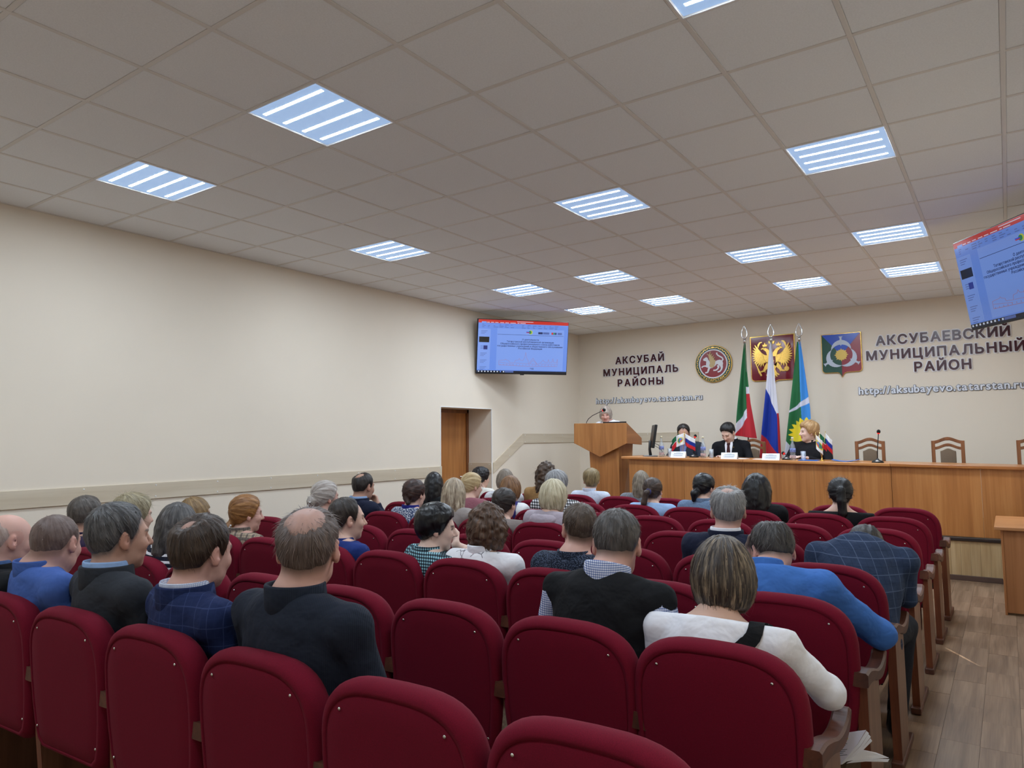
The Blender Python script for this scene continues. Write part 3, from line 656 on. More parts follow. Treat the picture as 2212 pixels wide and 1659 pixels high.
# little table flags
M_STICK = mat('brass_stick', (214, 186, 120), .3, .9)
def vcol_mat(name, rough=.8, sheen=0.0, spec=.3, bump=None):
    if name in MATS: return MATS[name]
    m = mat(name, (200, 200, 200), rough, sheen=sheen, spec=spec, bump=bump); t = NT(m)
    at = t.new('ShaderNodeAttribute'); at.attribute_name = 'Col'; t.link(at.outputs['Color'], t.n['Principled BSDF'].inputs['Base Color']); return m
M_CLOTH = vcol_mat('printed_cloth', .75, .1)
def set_col(me, cols):
    a = me.color_attributes.new('Col', 'FLOAT_COLOR', 'POINT'); c = np.ones((len(me.vertices), 4), np.float32); c[:, :3] = cols; a.data.foreach_set('color', c.ravel())
WHT, GRN, REDC, BLU = lin((240, 240, 244)), lin((22, 96, 62)), lin((204, 36, 46)), lin((28, 52, 150))
def mini_flag(kind, top, dirx, w, h, droop):
    n, m = 20, 24; v = []; f = []; cols = []
    for j in range(m+1):
        for i in range(n+1):
            u, q = i/n, j/m
            v.append((top[0]+dirx*u*w, top[1]+.012*math.sin(u*7+q*2), top[2]-q*h-droop*u*w))
            c = WHT
            if kind == 'rus': c = WHT if q < .34 else BLU if q < .67 else REDC
            elif kind == 'tat': c = GRN if q < .46 else WHT if q < .54 else REDC
            else:
                d = math.hypot((u-.5)*w, (q-.52)*h); rr = .27*h
                if d < rr: c = lin((232, 214, 70))
                if d < rr*.72: c = lin((70, 140, 120)) if u > .5 else lin((90, 130, 200))
                if d < rr*.72 and u < .5 and q > .52: c = lin((208, 80, 80))
            cols.append(c)
    for j in range(m):
        for i in range(n): f.append((j*(n+1)+i, j*(n+1)+i+1, (j+1)*(n+1)+i+1, (j+1)*(n+1)+i))
    me = MB().add(v, f).mesh('flag', True, fix=False); set_col(me, np.array(cols)); return me
def flag_stand(x, y, label, spec):
    z = desk_z(x)
    t = thing('table_flag_stand', label, 'table flags', (x, y, z), 0, 'table flag stands')
    obj('base', MB().lathe([(.001, 0), (.03, 0), (.032, .006), (.022, .012), (.01, .02), (.008, .045), (.001, .045)], n=18).mesh('base', True), M_GOLD, t)
    for kind, top, dirx, w, h, dr in spec:
        s = obj('flag_stick', MB().tube([(0, 0, .03), (top[0], top[1], top[2]+.012)], .0022, 6).ball((top[0], top[1], top[2]+.018), (.005, .005, .01), 8, 6).mesh('flag_stick', True), M_STICK, t)
        o = obj('flag', mini_flag(kind, top, dirx, w, h, dr), M_CLOTH, s); md = o.modifiers.new('thickness', 'SOLIDIFY'); md.thickness = .0012
fx = at_desk(1475, 987, 9.22)
flag_stand(fx, 9.22, 'small three-flag table stand before the man with glasses', [('tat', (-.052, .01, .33), -1, .105, .15, .95), ('emb', (.03, -.01, .33), -1, .115, .15, .35), ('rus', (.035, .012, .32), 1, .135, .16, .55)])
fx = at_desk(1776, 999, 9.2)
flag_stand(fx, 9.2, 'small three-flag table stand beside the woman in black', [('emb', (-.06, -.01, .32), 1, .075, .17, 1.0), ('tat', (-.02, .01, .34), 1, .075, .15, 1.0), ('rus', (.05, .0, .335), 1, .07, .17, 1.2)])
# stage chairs
M_CHW = wood('stage_chair_wood', (128, 78, 44), (106, 62, 34), (148, 94, 56), .4, 1.6)
M_TAUPE = mat('taupe_upholstery', (112, 94, 76), .9, noise=(300, .12, (1, 1, 1)))
def arch(w, z0, rise, th, y0, y1, n=14):
    up = []; lo = []
    for i in range(n+1):
        u = -1+2*i/n; s = (1+math.cos(math.pi*u))/2
        up.append((u*w, z0+rise*s)); lo.append((u*w, z0-th+rise*s))
    return MB().prism(up+lo[::-1], y0, y1, 'xz')
def stage_chair(x, y, label, rz=0, full=True):
    t = thing('stage_chair', label, 'chair', (x, y, STAGE_Z), rz, 'wooden chairs behind the table')
    H_ = 1.035
    for s in (-1, 1):
        obj('leg', MB().prism([(.0, 0), (.045, 0), (.045, .45), (.03, H_), (-.005, H_), (.0, .45)], s*.155-.02, s*.155+.02, 'yz').mesh('leg', bevel=.004), M_CHW, t)
        obj('leg', MB().box(s*.165-.02, s*.165+.02, -.42, -.38, 0, .45).mesh('leg', bevel=.004), M_CHW, t)
    obj('top_rail', arch(.155, H_, .045, .04, -.004, .03).mesh('top_rail', bevel=.003, seg=1), M_CHW, t)
    obj('cross_rail', arch(.14, H_-.075, .042, .035, -.004, .03).mesh('cross_rail', bevel=.003, seg=1), M_CHW, t)
    obj('lower_rail', MB().box(-.14, .14, 0, .03, .55, .585).mesh('lower_rail', bevel=.003), M_CHW, t)
    obj('back_pad', arch(.082, H_-.125, .03, .36, -.012, .035).mesh('back_pad', True, .008, 2), M_TAUPE, t)
    obj('seat', MB().box(-.2, .2, -.43, .03, .43, .48).mesh('seat', True, .015, 2), M_TAUPE, t)
stage_chair(-1.482, 10.22, 'brown wooden chair with taupe pad behind the table microphone')
stage_chair(-.62, 10.22, 'brown wooden chair with taupe pad, second empty one from the woman')
stage_chair(.24, 10.22, 'brown wooden chair cut off by the right edge of the photo')
stage_chair(-3.05, 10.50, 'brown wooden chair behind the man with a tie')
stage_chair(-4.0, 10.48, 'brown wooden chair behind the man with glasses')
stage_chair(-2.15, 10.45, 'brown wooden chair under the woman in black')
# small side table at the right
t = thing('side_table', 'light cherry side table standing on the floor at the right edge', 'table', (-.15, 7.55, 0))
obj('table_top', MB().box(0, .66, 0, 1.02, .727, .757).mesh('table_top', bevel=.006, seg=2), wood('side_table_wood', (190, 132, 84), (172, 114, 68), (204, 148, 100), .35, 1.0, axis=0), t)
m_s = wood('side_table_side', (176, 118, 72), (156, 100, 58), (192, 134, 88), .4, 1.0, axis=2)
obj('side_board', MB().box(.045, .063, .05, .97, 0, .727).mesh('side_board', bevel=.002, seg=1), m_s, t)
obj('side_board', MB().box(.62, .638, .05, .97, 0, .727).mesh('side_board', bevel=.002, seg=1), m_s, t)
obj('front_board', MB().box(.063, .62, .055, .07, .02, .727).mesh('front_board', bevel=.002, seg=1), m_s, t)
for y, z in ((.2, .5), (.2, .28), (.5, .5)): obj('screw_cap', MB().ball((0.044, y, z), (.003, .006, .006), 8, 6).mesh('screw_cap', True), mat('orange_cap', (200, 140, 60), .5), t)

# ================================================================== FLAGPOLES
def draped_flag(name, label, px, ztop, zbot, left, right, colour, y=10.9, folds=2.5, amp=.035):
    """left/right: (z, x) edges of the hanging cloth, measured on the pole's plane"""
    t = thing(name, label, 'flag', (px, y, STAGE_Z), 0, 'tall flags behind the table')
    obj('base', MB().lathe([(.001, 0), (.16, 0), (.16, .015), (.05, .05), (.03, .14), (.001, .14)], n=24).mesh('base', True), M_CHR, t)
    obj('pole', MB().tube([(0, .02, .05), (0, .0, ztop-STAGE_Z+.07)], .0125, 10).mesh('pole', True), M_CHR, t)
    obj('ferrule', MB().tube([(0, 0, ztop-STAGE_Z+.005), (0, 0, ztop-STAGE_Z+.075)], .021, 12).mesh('ferrule', True), M_CHR, t)
    zb = ztop-STAGE_Z+.08; loop = []
    for a in np.linspace(0, 2*math.pi, 25):
        q = (1-math.cos(a))/2; loop.append((math.copysign(.088*math.sqrt(q)*(1-q)*1.25, math.sin(a)), 0, zb+.19*q))
    obj('finial', MB().tube(loop, .009, 8).mesh('finial', True), M_CHR, t)
    nu, nv = 96, 260; v = []; f = []; cols = []
    zl, xl = zip(*left); zr, xr = zip(*right)
    for j in range(nv+1):
        q = j/nv
        for i in range(nu+1):
            u = i/nu
            a = np.interp(-(ztop+(zl[-1]-ztop)*q), [-z for z in zl], xl); za = ztop+(zl[-1]-ztop)*q
            b = np.interp(-(ztop+(zr[-1]-ztop)*q), [-z for z in zr], xr); zb_ = ztop+(zr[-1]-ztop)*q
            x = a+(b-a)*u; z = za+(zb_-za)*u
            w = min(1, .15+q*1.2)
            v.append((x-px, -amp*w*math.cos(u*folds*2*math.pi+.6)+.012*w*math.sin(u*15+q*5)-.02*w, z-STAGE_Z)); cols.append(colour(x, z, u, q))
    for j in range(nv):
        for i in range(nu): f.append((j*(nu+1)+i, j*(nu+1)+i+1, (j+1)*(nu+1)+i+1, (j+1)*(nu+1)+i))
    me = MB().add(v, f).mesh('flag_cloth', True, fix=False); set_col(me, np.array(cols))
    o = obj('flag_cloth', me, M_CLOTH, t); md = o.modifiers.new('thickness', 'SOLIDIFY'); md.thickness = .0015
FY = 10.9
def c5(a, b): p = on_plane(1220+a/4.424, 680+b/4.424, 1, FY); return (p[2], p[0])
def c6(a, b): p = on_plane(1660+a/3.998, 640+b/3.998, 1, FY); return (p[2], p[0])
def above(x, z, p, q): return z > p[0]+(q[0]-p[0])*(x-p[1])/(q[1]-p[1])
def lside(x, z, p, q): return x < p[1]+(q[1]-p[1])*(z-p[0])/(q[0]-p[0])
FG, FW_, FR = lin((38, 104, 62)), lin((214, 214, 226)), lin((186, 42, 52))
def col1(x, z, u, q):
    if not lside(x, z, c5(1735, 690), c5(1760, 1180)) and z < c5(1745, 690)[0]:
        return FW_ if z > c5(1745, 755)[0] else FR
    if above(x, z, c5(1640, 1050), c5(1758, 880)): return FG
    return FW_ if above(x, z, c5(1645, 1130), c5(1760, 970)) else FR
draped_flag('flag_on_pole', 'tall green white and red flag hanging furled at the left of three', -3.235, c5(1718, 275)[0], 0, [c5(1712, 280), c5(1690, 500), c5(1660, 850), c5(1640, 1155)], [c5(1728, 280), c5(1740, 520), c5(1775, 850), c5(1832, 1182)], col1, FY, 1.4)
FB, FRR = lin((24, 52, 150)), lin((178, 40, 50))
def col2(x, z, u, q):
    if u > .9 and z < c5(0, 1000)[0]: return FRR
    if above(x, z, c5(1925, 705), c5(2036, 965)): return FW_
    return FB if above(x, z, c5(1888, 1140), c5(2035, 1320)) else FRR
draped_flag('flag_on_pole', 'tall white blue and red flag hanging furled in the middle of three', -2.842, c5(1970, 262)[0], 0, [c5(1960, 270), c5(1925, 700), c5(1885, 1180), c5(1868, 1420)], [c5(1978, 270), c5(2012, 650), c5(2050, 1000), c5(2068, 1420)], col2, FY, 1.3)
LB, YEL = lin((64, 140, 214)), lin((236, 212, 52))
SUNC = c6(335, 1195)
def col3(x, z, u, q):
    d = math.hypot(x-SUNC[1], z-SUNC[0]); a = math.atan2(z-SUNC[0], x-SUNC[1])
    rs = .20+.055*abs(((a/(2*math.pi)*20) % 1)*2-1)
    if d < rs: return YEL
    A, B = c6(185, 1005), c6(345, 925); A2, B2 = c6(190, 985), c6(345, 868)
    if not above(x, z, A2, B2) and above(x, z, A, B): return lin((206, 206, 222))
    if not above(x, z, c6(150, 1235), c6(215, 1330)): return lin((206, 206, 222))
    return FG if lside(x, z, c6(258, 400), c6(292, 1040)) else LB
draped_flag('flag_on_pole', 'tall green and light blue flag with a yellow sun, right of three', -2.442, c6(265, 392)[0], 0, [c6(246, 400), c6(215, 700), c6(180, 1050), c6(145, 1400)], [c6(278, 400), c6(315, 650), c6(360, 960), c6(385, 1400)], col3, FY, 1.5)

# ================================================================== SIGNS ON THE FRONT WALL
M_BURG = mat('burgundy_plastic', (64, 14, 26), .25); M_SIGNW = mat('white_sign_back', (238, 236, 238), .4); M_URLW = mat('silver_white_letter', (222, 226, 236), .35); M_URLG = mat('grey_letter_edge', (104, 108, 120), .5)
def sign(name, label, text, x0, x1, zb, cap, face, back, bold, rim, ext):
    size = cap/.72
    t = thing(name, label, 'sign', (x0, YF, zb), 0, 'raised lettering on the front wall')
    gl = []; tot = 0
    for ch in text:
        if ch == ' ': gl.append((None, size*.3)); tot += size*.3; continue
        me, bb = glyph(ch, size, bold, ext); gl.append(((ch, bb), bb[1]-bb[0])); tot += bb[1]-bb[0]
    sp = (x1-x0-tot)/max(1, len(text)-1); x = 0
    for g, w in gl:
        if g is not None:
            ch, bb = g
            o = obj('letter', glyph(ch, size, bold, ext)[0], face, t, (x-bb[0], -.014-ext, 0))
            obj('letter_back', glyph(ch, size, bold+rim, .003)[0], back, o, (0, ext+.006, 0))
        x += w+sp
for txt, a, b, z, lab in (('АКСУБАЙ', -5.68, -4.765, 2.870, 'burgundy raised word of seven letters, top line of the left wall sign'), ('МУНИЦИПАЛЬ', -5.922, -4.518, 2.667, 'long burgundy raised word, middle line of the left wall sign'), ('РАЙОНЫ', -5.644, -4.789, 2.471, 'burgundy raised word of six letters, bottom line of the left wall sign')):
    sign('sign_lettering', lab, txt, a, b, z, .118, M_BURG, M_SIGNW, .0045, .011, .006)
for txt, a, b, z, lab in (('АКСУБАЕВСКИЙ', -1.512, .085, 2.856, 'burgundy raised word partly behind the right-hand screen, top sign line'), ('МУНИЦИПАЛЬНЫЙ', -1.645, .235, 2.648, 'longest burgundy raised word, middle line of the right wall sign'), ('РАЙОН', -1.043, -.367, 2.449, 'burgundy raised word of five letters, bottom line of the right wall sign')):
    sign('sign_lettering', lab, txt, a, b, z, .128, M_BURG, M_SIGNW, .0055, .013, .006)
sign('web_address_sign', 'silver raised web address under the left wall sign', 'http://aksubayevo.tatarstan.ru', -6.087, -4.116, 2.178, .100, M_URLW, M_URLG, .002, .0055, .005)
sign('web_address_sign', 'silver raised web address under the right wall sign', 'http://aksubayevo.tatarstan.ru', -1.768, .215, 2.155, .106, M_URLW, M_URLG, .0035, .006, .005)
# round emblem
M_DGREEN = mat('dark_green_enamel', (14, 62, 52), .3); M_EMRED = mat('red_enamel', (138, 22, 36), .3); M_EMW = mat('white_enamel', (220, 220, 226), .4); M_TAN = mat('tan_gold', (200, 174, 124), .5)
ec = (-3.908, 2.752); ER = .306
t = thing('round_emblem', 'round wall emblem with a white winged leopard on red', 'emblem', (ec[0], YF-.004, ec[1]))
obj('rim', MB().prism(circle(0, 0, ER, 64), -.03, 0).mesh('rim', bevel=.006), M_GOLD, t)
obj('green_ring', MB().prism(circle(0, 0, ER*.965, 64), -.033, -.02).mesh('green_ring'), M_DGREEN, t)
obj('white_ring', MB().prism(circle(0, 0, ER*.78, 64), -.037, -.02).mesh('white_ring'), M_EMW, t)
obj('red_field', MB().prism(circle(0, 0, ER*.715, 64), -.039, -.02).mesh('red_field'), M_EMRED, t)
def ep(x, y): return ((x-445)*ER/345, -(y-733)*ER/345)
def poly(pts, d0, d1): return MB().prism([ep(*p) for p in pts], d0, d1)
def st2(pts, ws, d0, d1): return MB().prism(stroke([ep(*p) for p in pts], [w*ER/345 for w in (ws if hasattr(ws, '__len__') else [ws]*len(pts))]), d0, d1)
lp = MB()
for shp in (poly([(262, 648), (268, 632), (295, 618), (318, 602), (332, 606), (350, 622), (358, 655), (345, 690), (310, 678), (290, 668), (272, 668)], -.046, -.03), poly([(325, 640), (355, 645), (400, 715), (470, 705), (520, 675), (575, 666), (620, 688), (634, 735), (618, 800), (585, 800), (558, 765), (520, 742), (475, 785), (430, 812), (380, 815), (335, 790), (315, 760), (318, 715)], -.047, -.03),
            st2([(378, 790), (355, 850), (340, 885), (295, 893)], [44, 34, 26, 26], -.0465, -.03), st2([(345, 785), (300, 765), (260, 768), (228, 790)], [34, 28, 22, 24], -.0465, -.03), st2([(595, 760), (608, 810), (600, 845), (570, 880), (528, 890)], [60, 40, 28, 26, 26], -.0465, -.03), st2([(535, 765), (548, 805), (525, 838), (495, 855), (448, 855)], [44, 34, 26, 24, 24], -.0462, -.03), st2([(612, 690), (634, 668), (618, 632), (575, 605), (540, 582), (520, 552), (524, 532)], [26, 24, 24, 24, 22, 24, 26], -.0462, -.03)):
    lp.add(shp.v, shp.f)
obj('leopard', lp.mesh('leopard'), M_EMW, t)
wg = MB()
for k, pts in enumerate(([(410, 760), (392, 650), (372, 565), (335, 545)], [(425, 760), (405, 640), (392, 550), (405, 505)], [(440, 760), (425, 650), (415, 580), (438, 545)], [(455, 755), (445, 670), (438, 610), (462, 580)], [(465, 755), (462, 690), (458, 640), (480, 615)], [(470, 750), (476, 700), (488, 665)])):
    s_ = st2(pts, [26, 26, 20, 10][:len(pts)], -.05-.0004*k, -.032); wg.add(s_.v, s_.f)
obj('wing', wg.mesh('wing'), M_TAN, t)
obj('round_shield', MB().prism(circle(*ep(425, 760), 46*ER/345, 24), -.054, -.03).prism(circle(*ep(425, 760), 20*ER/345, 16), -.057, -.03).mesh('round_shield', bevel=.001, seg=1), M_TAN, t)
for k in range(36):
    a = R(-58+k*(360-64)/35-6+180-90+0) if 0 else R(-52+ (284)*k/35)
    if abs(((math.degrees(a)+90+180) % 360)-180) < 36: continue
    rr = ER*.872; cx_, cz_ = rr*math.cos(a), rr*math.sin(a)
    tx, tz = -math.sin(a), math.cos(a); sgn = 1 if k % 2 else -1
    obj('ornament', MB().prism(stroke([(cx_-tx*.016-sgn*.008*math.cos(a), cz_-tz*.016-sgn*.008*math.sin(a)), (cx_, cz_), (cx_+tx*.017+sgn*.010*math.cos(a), cz_+tz*.017+sgn*.010*math.sin(a))], [.004, .015, .003]), -.0365, -.03).mesh('ornament'), M_GOLD, t)
star = [(.017*(1 if i % 2 == 0 else .42)*math.sin(i*math.pi/5), ER*.872+.017*(1 if i % 2 == 0 else .42)*math.cos(i*math.pi/5)) for i in range(10)]
obj('star', MB().prism(star, -.037, -.03).mesh('star'), M_GOLD, t)
word = 'ТАТАРСТАН'; sz = .056
for i, ch in enumerate(word):
    a = R(-90+(i-4)*8.6); me, bb = glyph(ch, sz, .0012, .0015); rr = ER*.872
    o = obj('letter', me, M_GOLD, t); th = a+R(90)
    cxx, czz = (bb[0]+bb[1])/2, (sz*.72)/2
    o.matrix_local = Matrix.Translation((rr*math.cos(a), -.036, rr*math.sin(a))) @ Matrix.Rotation(-th, 4, 'Y') @ Matrix.Translation((-cxx, 0, -czz))
# eagle shield
sx0, sx1, sz0, sz1 = -3.305, -2.63, 3.137, 2.425
t = thing('eagle_shield', 'red wall shield with a golden double-headed eagle behind the middle flag', 'emblem', ((sx0+sx1)/2, YF-.004, 0))
Ws = (sx1-sx0)/2
def shield_outline(w, zt, zb, r=.06, tip=.06, cup=0.0):
    p = [(-w, zt), (w, zt), (w, zb+r)]
    for a in np.linspace(0, 90, 5): p.append((w-r+r*math.cos(R(a)), zb+r-r*math.sin(R(a))))
    p += [(w*.24, zb-.002), (w*.13, zb-.012), (w*.05, zb-tip*.6), (0, zb-tip)]
    return p+[(-x, z) for x, z in p[::-1] if x > 0 and z < zt]
def uniq(p): return [q for i, q in enumerate(p) if i == 0 or math.hypot(q[0]-p[i-1][0], q[1]-p[i-1][1]) > 1e-5]
obj('rim', MB().prism(uniq(shield_outline(Ws, sz0, sz1)), -.026, 0).mesh('rim', bevel=.004), M_GOLD, t)
obj('red_field', MB().prism(uniq(shield_outline(Ws-.012, sz0-.012, sz1+.012, .05)), -.034, -.01).mesh('red_field', bevel=.005), mat('red_gloss', (116, 14, 34), .12), t)
def gp(u, v): return ((u-.5)*2*Ws, sz0-(v)*(sz0-sz1))
def gst(pts, ws): return stroke([gp(*p) for p in pts], [w*2*Ws for w in (ws if hasattr(ws, '__len__') else [ws]*len(pts))])
d0, d1 = -.046, -.03
for s in (0, 1):
    mu = (lambda u: u) if s == 0 else (lambda u: 1-u)
    wing = obj('wing', MB().prism([gp(mu(u), v) for u, v in ((.40, .44), (.33, .42), (.26, .37), (.19, .32), (.14, .34), (.13, .44), (.15, .55), (.20, .62), (.28, .63), (.36, .60), (.41, .56))], d0, d1).mesh('wing', bevel=.003), M_GOLD, t)
    for k, (u, v) in enumerate(((.115, .19), (.085, .25), (.065, .31), (.052, .37), (.048, .43), (.055, .49), (.07, .545), (.095, .595), (.135, .64), (.185, .67), (.24, .69), (.30, .68))):
        obj('feather', MB().prism(gst([(mu(.27+.07*(k/11)), .42+.012*k), (mu((u*2+.27)/3), (v*2+.46)/3), (mu(u), v)], [.05, .048, .014]), d0-.001-.0005*k, d1).mesh('feather', bevel=.002, seg=1), M_GOLD, wing)
    nk = obj('neck', MB().prism(gst([(mu(.47), .52), (mu(.43), .40), (mu(.39), .33), (mu(.33), .29)], [.13, .10, .075, .07]), d0-.004, d1).mesh('neck', bevel=.003), M_GOLD, t)
    obj('beak', MB().prism(gst([(mu(.33), .285), (mu(.28), .285), (mu(.255), .31)], [.06, .035, .008]), d0-.004, d1).mesh('beak', bevel=.002), M_GOLD, nk)
    obj('crown', MB().prism([gp(mu(u), v) for u, v in ((.30, .245), (.39, .245), (.405, .19), (.37, .205), (.345, .15), (.32, .205), (.285, .19))], d0-.003, d1).mesh('crown', bevel=.002), M_GOLD, nk)
    obj('ribbon', MB().prism(gst([(mu(.185), .28), (mu(.20), .20), (mu(.235), .15), (mu(.28), .14)], [.012, .045, .04, .02]), d0, d1).mesh('ribbon', bevel=.002), M_GOLD, t)
    lg = obj('claw_leg', MB().prism(gst([(mu(.43), .62), (mu(.36), .70), (mu(.30), .78), (mu(.22), .80)], [.11, .09, .05, .03]), d0-.002, d1).mesh('claw_leg', bevel=.003), M_GOLD, t)
    obj('talon', MB().prism(gst([(mu(.33), .72), (mu(.33), .82)], [.05, .012]), d0-.003, d1).mesh('talon', bevel=.002), M_GOLD, lg)
obj('sceptre', MB().prism(gst([(.115, .57), (.165, .70), (.205, .80), (.245, .89)], [.028, .022, .05, .03]), d0-.004, d1).mesh('sceptre', bevel=.002), M_GOLD, t)
obj('orb', MB().prism([gp(.815+.058*math.cos(a), .755+.055*math.sin(a)) for a in np.linspace(0, 2*math.pi, 20)[:-1]], d0-.006, d1).prism(gst([(.815, .72), (.815, .63)], [.03, .03]), d0-.004, d1).mesh('orb', bevel=.003), M_GOLD, t)
obj('body', MB().prism([gp(u, v) for u, v in ((.40, .45), (.60, .45), (.63, .58), (.58, .72), (.54, .80), (.46, .80), (.42, .72), (.37, .58))], d0-.002, d1).mesh('body', bevel=.004), M_GOLD, t)
obj('breast_shield', MB().prism([gp(u, v) for u, v in ((.425, .47), (.575, .47), (.575, .63), (.5, .68), (.425, .63))], d0-.012, d1).mesh('breast_shield', bevel=.002), mat('breast_red', (120, 30, 34), .3), t)
obj('rider', MB().prism(gst([(.45, .60), (.49, .55), (.55, .58)], [.03, .06, .03]), d0-.018, d1).prism(gst([(.50, .50), (.49, .57)], [.04, .04]), d0-.018, d1).mesh('rider', bevel=.002), M_GOLD, t)
obj('great_crown', MB().prism([gp(u, v) for u, v in ((.445, .195), (.555, .195), (.575, .12), (.535, .135), (.5, .07), (.465, .135), (.425, .12))], d0-.004, d1).mesh('great_crown', bevel=.003), M_GOLD, t)
for k, (u, v) in enumerate(((.35, .88), (.40, .92), (.45, .945), (.5, .955), (.55, .945), (.60, .92), (.65, .88))):
    obj('tail_feather', MB().prism(gst([(.5+(u-.5)*.3, .76), ((.5+u)/2, .84), (u, v)], [.04, .055, .02]), d0-.0005*k, d1).mesh('tail_feather', bevel=.002, seg=1), M_GOLD, t)
# district shield
bx0, bx1, bz0, bz1 = -2.25, -1.70, 3.075, 2.49
t = thing('district_shield', 'wall shield in blue, green and red with three silver birds round a sun', 'emblem', ((bx0+bx1)/2, YF-.004, 0))
Wb = (bx1-bx0)/2
outl = uniq(shield_outline(Wb, bz0, bz1, .05, .075)); inl = uniq(shield_outline(Wb-.010, bz0-.010, bz1+.008, .045, .072))
obj('rim', MB().prism(outl, -.026, 0).mesh('rim', bevel=.004), M_GOLD, t)
cz = bz0-(860-340)/960*(bz0-bz1)*1.02; zt = bz0-.010; wi = Wb-.010
lft = [p for p in inl if p[0] <= 1e-6]; rgt = [p for p in inl if p[0] >= -1e-6]
obj('blue_field', MB().prism([(-wi, zt), (wi, zt), (0, cz)], -.032, -.01).mesh('blue_field'), mat('blue_enamel', (22, 72, 186), .25), t)
low_l = sorted([p for p in lft if p[1] < zt-1e-4], key=lambda p: (p[0], -p[1]))
obj('green_field', MB().prism([(0, cz), (-wi, zt)]+low_l, -.032, -.01).mesh('green_field'), mat('green_enamel', (16, 70, 54), .25), t)
obj('red_field', MB().prism([(0, cz), (wi, zt)]+[(-x, z) for x, z in low_l], -.032, -.01).mesh('red_field'), mat('crimson_enamel', (136, 22, 42), .25), t)
sc_ = (bx1-bx0)/960
M_SILV = mat('silver_grey', (176, 184, 198), .45, .2)
for k in range(3):
    ang0 = R(90+120*k); ri = 268*sc_
    outer = []; inner = []
    for i in range(29):
        q = -1+2*i/28; a = ang0+q*R(61); th = 118*sc_*(1-abs(q)**1.7); saw = (4*sc_ if i % 2 else 0)*(1 if abs(q) < .95 else 0)
        inner.append((ri*math.cos(a)-0, cz+ri*math.sin(a))); outer.append(((ri+th+saw)*math.cos(a), cz+(ri+th+saw)*math.sin(a)))
    bd = obj('bird', MB().prism(outer[1:-1]+inner[::-1], -.038, -.02).mesh('bird'), M_SILV, t)
    e = np.array([math.cos(ang0), math.sin(ang0)]); n_ = np.array([-e[1], e[0]]); o_ = np.array([0, cz])
    tl = [o_+e*(ri+105*sc_)+n_*24*sc_, o_+e*(ri+175*sc_)+n_*22*sc_, o_+e*(ri+212*sc_)+n_*48*sc_, o_+e*(ri+212*sc_)-n_*48*sc_, o_+e*(ri+175*sc_)-n_*22*sc_, o_+e*(ri+105*sc_)-n_*24*sc_]
    obj('tail', MB().prism([tuple(p) for p in tl], -.0375, -.02).mesh('tail'), M_SILV, bd)
    hd = [o_+e*(ri+2*sc_)+n_*20*sc_, o_+e*(ri-35*sc_), o_+e*(ri+2*sc_)-n_*20*sc_]
    obj('head', MB().prism([tuple(p) for p in hd], -.0378, -.02).mesh('head'), M_SILV, bd)
sp_ = []
for i in range(32):
    a = R(90+i*360/32); rr = (128 if i % 2 else (172 if i % 4 == 0 else 150))*sc_
    sp_.append((rr*math.cos(a), cz+rr*math.sin(a)))
obj('sun', MB().prism(sp_, -.039, -.02).mesh('sun', bevel=.001, seg=1), mat('sun_gold', (190, 160, 84), .4, .5), t)

